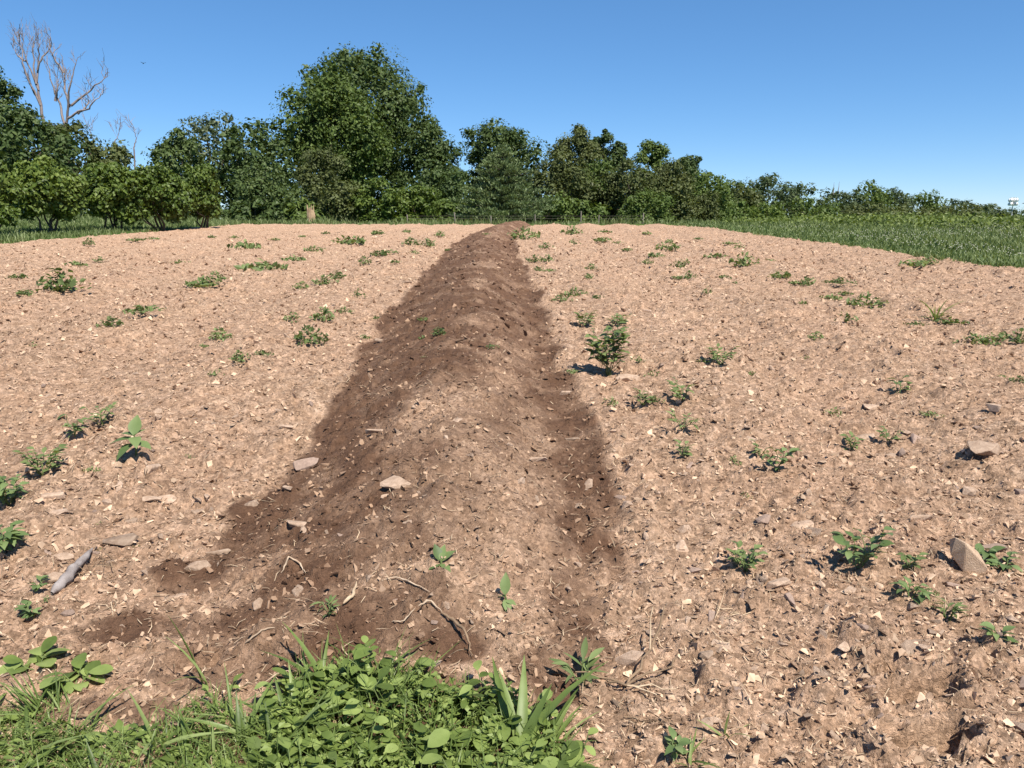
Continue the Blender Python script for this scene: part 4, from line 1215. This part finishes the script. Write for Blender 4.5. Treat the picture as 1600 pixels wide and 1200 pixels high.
# weeds near enough to show single leaves: foot x, y, width, height (picture), leaf kind, stems, leaves per stem, leaf length (cm), label
NEAR = [
    (950, 588, 56, 86, 'small', 16, 9, 6.6, 'tallest dense green weed clump, upright, right of the dark row'),
    (913, 512, 38, 26, 'small', 7, 7, 5.0, 'bright green bushy weed behind the tallest clump'),
    (966, 509, 44, 16, 'small', 7, 5, 4.5, 'grey-green weed creeping sideways beside the bright bushy one'),
    (1064, 630, 50, 32, 'small', 6, 5, 4.2, 'dark leafy weed with scattered sprigs above the twin-leaved one'),
    (1004, 634, 32, 24, 'small', 4, 5, 3.5, 'wilted dull weed with a thin stick poking up'),
    (1066, 672, 44, 26, 'lance', 4, 4, 5.0, 'weed with pale pointed leaves and a black shadow'),
    (1068, 714, 22, 26, 'small', 4, 5, 3.0, 'small dark weed tuft below the pale-leaved one'),
    (1214, 736, 40, 40, 'ovate', 4, 4, 4.2, 'dark green broad weed with a dry stalk on the right field'),
    (1187, 716, 24, 22, 'small', 3, 4, 3.5, 'small sprig next to the dark broad weed'),
    (1330, 704, 24, 34, 'small', 4, 5, 3.2, 'narrow upright weed beside the pale slab'),
    (1390, 692, 28, 18, 'ovate', 3, 4, 3.6, 'small bright green weed between pale stones'),
    (1127, 570, 46, 28, 'small', 8, 6, 4.5, 'spreading grey-green weed alone on the right field'),
    (1405, 616, 26, 28, 'ovate', 2, 4, 5.0, 'pale yellow-green seedling with a bent stem'),
    (1165, 896, 54, 44, 'small', 7, 5, 3.4, 'bushy dark weed above a tuft of dry roots'),
    (1345, 884, 78, 62, 'ovate', 5, 5, 5.2, 'broad-leaved bright weed with one long dark leaf to its side'),
    (1422, 890, 28, 32, 'small', 3, 4, 3.0, 'slender weed between the broad-leaved weed and the leaning stone'),
    (1533, 876, 28, 24, 'ovate', 2, 3, 4.6, 'round-leaved weed behind the leaning stone'),
    (1567, 890, 46, 22, 'ovate', 3, 4, 4.0, 'sprawling weed on a straw-coloured stem by the leaning stone'),
    (1422, 938, 44, 26, 'ovate', 3, 3, 4.0, 'two-pronged weed in front of the slender one'),
    (1480, 968, 32, 34, 'lance', 3, 4, 4.0, 'tilted feathery weed with a large black shadow'),
    (1558, 1006, 24, 24, 'ovate', 2, 3, 3.6, 'small two-leaved seedling near the right tyre print'),
    (160, 664, 46, 28, 'small', 6, 5, 3.6, 'low branching weed above the large-leaved plant'),
    (118, 688, 28, 36, 'ovate', 3, 4, 4.2, 'drooping weed with yellowish leaves left of the large-leaved plant'),
    (68, 744, 66, 42, 'small', 9, 6, 3.6, 'round bushy dark green weed by a pale bent leaf'),
    (14, 792, 60, 48, 'ovate', 7, 6, 4.6, 'bushy weed at the edge of the dry soil, upper of two'),
    (4, 868, 52, 52, 'ovate', 7, 6, 4.6, 'bushy weed at the edge of the dry soil, lower of two'),
    (61, 924, 22, 14, 'ovate', 2, 3, 2.8, 'tiny seedling left of the grey stick'),
    (52, 968, 26, 18, 'ovate', 2, 4, 3.2, 'tiny seedling below the shadow of a leaf'),
    (57, 1048, 42, 26, 'round', 2, 4, 5.4, 'broad two-lobed seedling on bare soil above the grass'),
    (115, 1074, 50, 36, 'round', 3, 4, 5.0, 'leafy seedling clump at the edge of the grass'),
    (515, 962, 24, 22, 'lance', 3, 4, 3.0, 'wilted sprig on the dark soil at the row end'),
    (1052, 1192, 22, 30, 'ovate', 2, 4, 3.2, 'small round-leaved seedling next to a grass tuft'),
    (908, 1070, 44, 36, 'lance', 3, 3, 6.0, 'drooping grey-green weed at the end of the furrow'),
]
leafset = {'small': leaf_small, 'lance': leaf_lance, 'ovate': leaf_ovate, 'round': leaf_round}
for i, (px, py, wp, hp, kind, ns, per, ll, lab) in enumerate(NEAR):
    x, y = on_ground(px, py)
    D = math.hypot(y, EYE - .4)
    leafy_weed('weed', lab, x, y, wp / FPX * D * 1.15, hp / FPX * D * 1.05, np.random.default_rng(1000 + i), leafset[kind], ns + 1, per + 1, ll / 100 * 1.25, None)

# three plants with large single leaves, set leaf by leaf
def rosette(label, px, py, leaves, height):
    x, y = on_ground(px, py)
    t = empty('broadleaf_plant', (x, y, soil_z(x, y) - .005))
    tag(t, label, 'plant')
    obj('stem', mesh_np('stem', *tube([(0, 0, -.02), (.004, 0, height * .5), (0, 0, height)], [.006, .005, .003], 6), M['weed'], True), t)
    for j, (a, up, L, zf, w) in enumerate(leaves):
        d = (math.cos(rad(a)) * math.cos(rad(up)), math.sin(rad(a)) * math.cos(rad(up)), math.sin(rad(up)))
        obj('leaf', leaf_ovate[j % 3], t, (0, 0, height * zf), aim(d, 0), (L * w, L, L))
rosette('large-leaved green plant standing clear of the dry soil, left field', 213, 714, [(95, 62, .125, .95, 1.1), (200, 12, .12, .8, 1.2), (-60, 8, .10, .9, 1.2), (-15, -12, .11, .7, 1.2), (160, 20, .10, .95, 1), (235, -5, .12, .6, 1.2), (40, 25, .07, 1, 1)], .12)
rosette('small rosette plant with upright dark leaves on the dark row', 688, 884, [(120, 55, .075, .6, 1), (75, 60, .07, .6, .9), (50, 40, .08, .5, .9), (30, 35, .075, .5, 1), (215, 5, .05, .3, 1.5), (-35, 5, .05, .3, 1.5)], .025)
rosette('wilting seedling with one upright leaf on the rubble of the row end', 789, 946, [(85, 70, .085, .9, .9), (-75, -10, .07, .6, .9), (150, 10, .04, .8, 1), (-30, 0, .05, .5, 1.2)], .05)

def tuft(label, x, y, z, n, L, rng, spread=.9, group=None, mats=blade_m, width=1.0, name='grass_tuft', az=None):
    t = empty(name, (x, y, z - .01))
    tag(t, label, 'grass', group)
    for j in range(n):
        a = rng.uniform(0, 6.283) if az is None else rng.normal(az, .7)
        up = rng.uniform(.55, 1.45) if spread > .5 else rng.uniform(1.1, 1.5)
        d = (math.cos(a) * math.cos(up), math.sin(a) * math.cos(up), math.sin(up))
        l = L * rng.uniform(.55, 1.2)
        obj('blade', mats[rng.integers(len(mats))], t, (rng.normal() * .012, rng.normal() * .012, 0), aim(d, rng.uniform(-.6, .6)), (l * width * rng.uniform(.8, 1.2), l, l * .8))
    return t
gr = np.random.default_rng(66)
x, y = on_ground(1461, 500)
tuft('spiky grass tuft alone on the right field', x, y, soil_z(x, y), 22, .26, gr, width=.6)
x, y = on_ground(1075, 1196)
tuft('short grass tuft right of the leafy clump', x, y, soil_z(x, y), 9, .09, gr)
x, y = on_ground(1130, 1150)
tuft('dark bent grass blades by dusty stones', x, y, soil_z(x, y), 5, .11, gr)
x, y = on_ground(316, 1075)
tuft('single tall grass seed stalk on the bare reddish soil', x, y, soil_z(x, y), 3, .27, gr, .3, width=.5)

# ------------------------------------------------------------------ sticks and roots
def stick(name, label, pts, r, mat, cat, wig=.35):
    rng = np.random.default_rng(len(label))
    W = []
    for (px, py, lift) in pts:
        x, y = on_ground(px, py)
        W.append((x, y, soil_z(x, y) + lift))
    W = np.array(W); base = W[0].copy()
    Q = W - base
    tt = np.linspace(0, len(Q) - 1, 4 * len(Q))
    P = np.stack([np.interp(tt, np.arange(len(Q)), Q[:, k]) for k in range(3)], 1) + rng.normal(size=(len(tt), 3)) * r * wig
    o = obj(name, mesh_np(name, *tube(P, np.linspace(r, r * .6, len(P)) * np.sin(np.linspace(.01, math.pi - .01, len(P))) ** .3 * (1 + .15 * rng.normal(size=len(P))), 7), mat, True), None, base)
    tag(o, label, cat)
    return o
stick('stick', 'grey weathered stick lying on the dry soil left of the row end', [(84, 932, .016), (112, 905, .026), (146, 872, .022)], .024, M['greywood'], 'stick', .13)
stick('stick', 'dark bent twig casting a shadow over the moist soil', [(690, 962, .01), (712, 985, .03), (728, 1005, .04), (738, 1035, .02)], .007, M['twig'], 'stick')
stick('root', 'pale forked root above the bent twig', [(655, 955, .008), (672, 946, .02), (690, 962, .012)], .005, M['root'], 'root')
stick('root', 'long pale rootlet across the dark soil', [(596, 915, .006), (620, 906, .014), (645, 918, .01), (672, 932, .006)], .0035, M['root'], 'root')
stick('root', 'short pale rootlet below the long one', [(612, 976, .006), (630, 980, .012), (650, 962, .01)], .0035, M['root'], 'root')
stick('root', 'thick curled yellowish stem on the dark soil', [(535, 952, .008), (552, 938, .014), (558, 918, .016)], .008, M['straw'], 'root')
stick('root', 'pale curved rootlet beside the dull half-covered stone', [(440, 898, .006), (452, 882, .02), (470, 886, .014), (478, 902, .006)], .005, M['root'], 'root')
stick('root', 'straight pale rootlet pointing at the leafy clump', [(382, 1010, .006), (408, 996, .014), (430, 985, .006)], .004, M['root'], 'root')
stick('stick', 'brown twig lying along the grass edge', [(100, 1133, .01), (130, 1128, .018), (165, 1132, .01)], .006, M['twig'], 'stick')
stick('stick', 'thin twig on the slope near the reddish soil', [(412, 1078, .006), (440, 1062, .02), (455, 1052, .01)], .003, M['root'], 'stick')
stick('stick', 'pale straw lying near the right tyre print', [(1555, 1022, .006), (1598, 1018, .01)], .003, M['straw'], 'stick')
def stalks():
    x, y = on_ground(978, 1084)
    z = soil_z(x, y)
    t = empty('dead_weed', (x, y, z))
    tag(t, 'dead weed stalk sprawling with stiff brown stems at the furrow end', 'dead plant')
    for (a, b, r) in (((0, 0, .0), (.10, .14, .05), .006), ((.10, .14, .05), (.17, .26, .15), .005), ((.10, .14, .05), (.12, .22, .17), .0035), ((0, 0, .01), (.15, .08, .02), .0045), ((.15, .08, .02), (.2, .16, .03), .004),
                      ((0, 0, .01), (-.10, .05, .02), .004), ((0, 0, .01), (.12, .02, .012), .004), ((0, 0, .01), (.16, -.02, .01), .003), ((.02, .0, .01), (.09, -.05, .01), .003), ((-.02, .02, .01), (-.16, .06, .02), .004)):
        obj('stem', mesh_np('stem', *tube(bent(a, b, gr, .05, 5), np.linspace(r, r * .6, 5), 6), M['twig'] if r > .0038 else M['straw'], True), t)
stalks()

straw_m = [leaf_mesh('strand', M['straw'], [(0, .010), (.3, .012), (.7, .008), (1, .001)], .3, c) for c in (.3, .7, 1.1)]
twig_m = [leaf_mesh('strand', M['twig'], [(0, .012), (.3, .014), (.7, .009), (1, .001)], .3, c) for c in (.3, .7, 1.1)]
for (px, py, n, L, mm, lab) in ((1128, 962, 34, .13, straw_m, 'tuft of dry roots below the bushy dark weed'), (150, 885, 30, .11, twig_m, 'mat of dry brown strands above the grey stick'), (1015, 1130, 40, .10, twig_m, 'reddish brown mat of dead stems right of the leafy clump'),
                                (545, 1180, 12, .12, straw_m, 'dry straw poking through the leafy clump'), (1385, 815, 22, .09, twig_m, 'dark dead sprig behind the bright broad-leaved weed'), (1500, 870, 16, .07, twig_m, 'thin dead strands behind the leaning stone'), (1320, 905, 24, .10, straw_m, 'dry strands under the bright broad-leaved weed'), (455, 985, 18, .11, straw_m, 'tangle of pale rootlets at the row end')):
    x, y = on_ground(px, py)
    t = empty('dry_tuft', (x, y, soil_z(x, y)))
    tag(t, lab, 'dry plant')
    for j in range(n):
        a, up, l = gr.uniform(0, 6.283), gr.uniform(.05, .6), L * gr.uniform(.5, 1.2)
        obj('strand', mm[j % 3], t, (gr.normal() * L * .35, gr.normal() * L * .35, .004), aim((math.cos(a) * math.cos(up), math.sin(a) * math.cos(up), math.sin(up)), gr.uniform(-1, 1)), (l, l, l))

# ------------------------------------------------------------------ leafy clump and grass at the row's end
def in_poly(px, py, poly):
    c = False
    j = len(poly) - 1
    for i in range(len(poly)):
        if (poly[i][1] > py) != (poly[j][1] > py) and px < (poly[j][0] - poly[i][0]) * (py - poly[i][1]) / (poly[j][1] - poly[i][1]) + poly[i][0]:
            c = not c
        j = i
    return c
def poly_world(poly):
    return [on_ground(*p) for p in poly]
CLUMP = poly_world([(470, 1065), (540, 1045), (640, 1065), (720, 1095), (800, 1120), (860, 1150), (890, 1200), (905, 1260), (400, 1260), (405, 1180), (430, 1120)])
LOW = poly_world([(-60, 1120), (60, 1125), (110, 1140), (190, 1160), (300, 1120), (345, 1105), (370, 1150), (420, 1150), (410, 1260), (-80, 1260)])
def sample_poly(poly, rng):
    xs = [p[0] for p in poly]; yss = [p[1] for p in poly]
    while True:
        q = (rng.uniform(min(xs), max(xs)), rng.uniform(min(yss), max(yss)))
        if in_poly(q[0], q[1], poly): return q
cr = np.random.default_rng(88)
CL_MARKS = [(on_ground(qx, qy), nm) for qx, qy, nm in ((500, 1080, 'by its upper left grass tuft'), (590, 1085, 'by its middle grass tuft'), (815, 1190, 'by the tallest grass tuft'), (860, 1170, 'at its right rim'), (450, 1170, 'by the arching grass tuft'), (720, 1105, 'at its bare-soil rim'), (600, 1190, 'in its thick middle'), (700, 1190, 'between its middle and the tallest tuft'))]
LO_MARKS = [(on_ground(qx, qy), nm) for qx, qy, nm in ((60, 1150, 'the bleached grass mound'), (130, 1140, 'the brown twig'), (315, 1120, 'the tall seed stalk'), (385, 1165, 'the stiff-bladed tuft'), (450, 1190, 'the arching grass tuft'), (220, 1190, 'the short grass below the reddish soil'))]
def mark_of(marks, x, y):
    return min(marks, key=lambda q: math.hypot(q[0][0] - x, q[0][1] - y))[1]
for i in range(92):
    x, y = sample_poly(CLUMP, cr)
    rnd, ll, hh_ = cr.random() < .6, cr.uniform(.034, .060), cr.uniform(.05, .14)
    mark = mark_of(CL_MARKS, x, y)
    leafy_weed('clover_plant', f"{'tall' if hh_ > .1 else 'low'} {'large' if ll > .047 else 'small'}-leaved {'round' if rnd else 'pointed'}-leaf plant in the leafy clump {mark}", x, y, cr.uniform(.10, .18), hh_, cr,
               leaf_round if rnd else leaf_clov, 2, 4, ll, 'plants of the leafy clump', 'plant')
for i in range(36):
    x, y = sample_poly(LOW, cr)
    rnd, ll = cr.random() < .4, cr.uniform(.024, .044)
    mark = mark_of(LO_MARKS, x, y)
    leafy_weed('creeping_plant', f"creeping {'large' if ll > .034 else 'small'}-leaved {'round' if rnd else 'pointed'}-leaf plant near {mark}", x, y, cr.uniform(.08, .15), cr.uniform(.02, .06), cr,
               leaf_round if rnd else leaf_clov, 2, 4, ll, 'creeping plants in the grass', 'plant')
# broad grass tufts with blades one can pick out
for (px, py, n, L, lab, az) in ((500, 1080, 9, .17, 'broad-bladed grass tuft at the left top of the leafy clump', 2.2), (590, 1085, 9, .17, 'broad-bladed grass tuft in the middle of the leafy clump', 1.2),
                            (815, 1190, 12, .28, 'tallest grass tuft with a long arching blade right in the leafy clump', 1.2), (860, 1170, 8, .17, 'grass tuft at the right rim of the leafy clump', 1.2),
                            (385, 1165, 9, .15, 'grass tuft with two stiff blades left of the leafy clump', 1.6), (450, 1170, 9, .18, 'arching grass tuft between clump and creeping plants', 1.0),
                            (60, 1118, 26, .15, 'dense mound of fine bleached grass at the field edge', 2.8), (95, 1110, 18, .14, 'fine grass tuft beside the bleached mound', 2.4)):
    x, y = on_ground(px, py)
    tuft(lab, x, y, soil_z(x, y), n, L, cr, group=None, width=.55 if 'fine' in lab else 1.15, az=az)
for i in range(60):
    x, y = sample_poly(LOW if i % 2 else CLUMP, cr)
    tl_ = cr.uniform(.08, .17)
    tuft(f"small {'long' if tl_ > .12 else 'short'}-bladed grass tuft " + ('near ' + mark_of(LO_MARKS, x, y) if i % 2 else 'in the leafy clump ' + mark_of(CL_MARKS, x, y)), x, y, soil_z(x, y), 6, tl_, cr, group='small grass tufts at the field edge', width=.9)
# low leaves and dead stuff beneath
n = 2600
pts = np.array([sample_poly(CLUMP if i % 4 < 3 else LOW, cr) for i in range(n)])
hz = np.where(np.arange(n) % 4 < 3, .075, .022)
P = np.stack([pts[:, 0], pts[:, 1], field_h(pts[:, 0], pts[:, 1]) + cr.random(n) * hz + .004], 1)
V, F = kites(P, unit(cr.normal(size=(n, 3)) * .5 + np.array([0, 0, .9])), cr.uniform(.014, .034, n), cr.uniform(.010, .022, n), cr)
tag(obj('undergrowth', mesh_np('undergrowth', V, F, M['clover'])), 'tiny leaves carpeting the ground under the leafy clump', 'undergrowth', kind='stuff')
n = 2600
pts = np.array([sample_poly(LOW if i % 3 else CLUMP, cr) for i in range(n)])
P = np.stack([pts[:, 0], pts[:, 1], field_h(pts[:, 0], pts[:, 1])], 1)
m2 = 420
pts2 = np.array([sample_poly(CLUMP, cr) for i in range(m2)])
P2 = np.stack([pts2[:, 0], pts2[:, 1], field_h(pts2[:, 0], pts2[:, 1])], 1)
blades('thin_grass', 'thin grass blades rising through the leafy clump', 'grass', P2, cr.uniform(.10, .21, m2), np.full(m2, .0028), M['blade'], cr, .45)
blades('short_grass', 'short fine grass at the field edge', 'grass', P, cr.uniform(.03, .12, n), np.full(n, .0019), M['blade'], cr, .7)
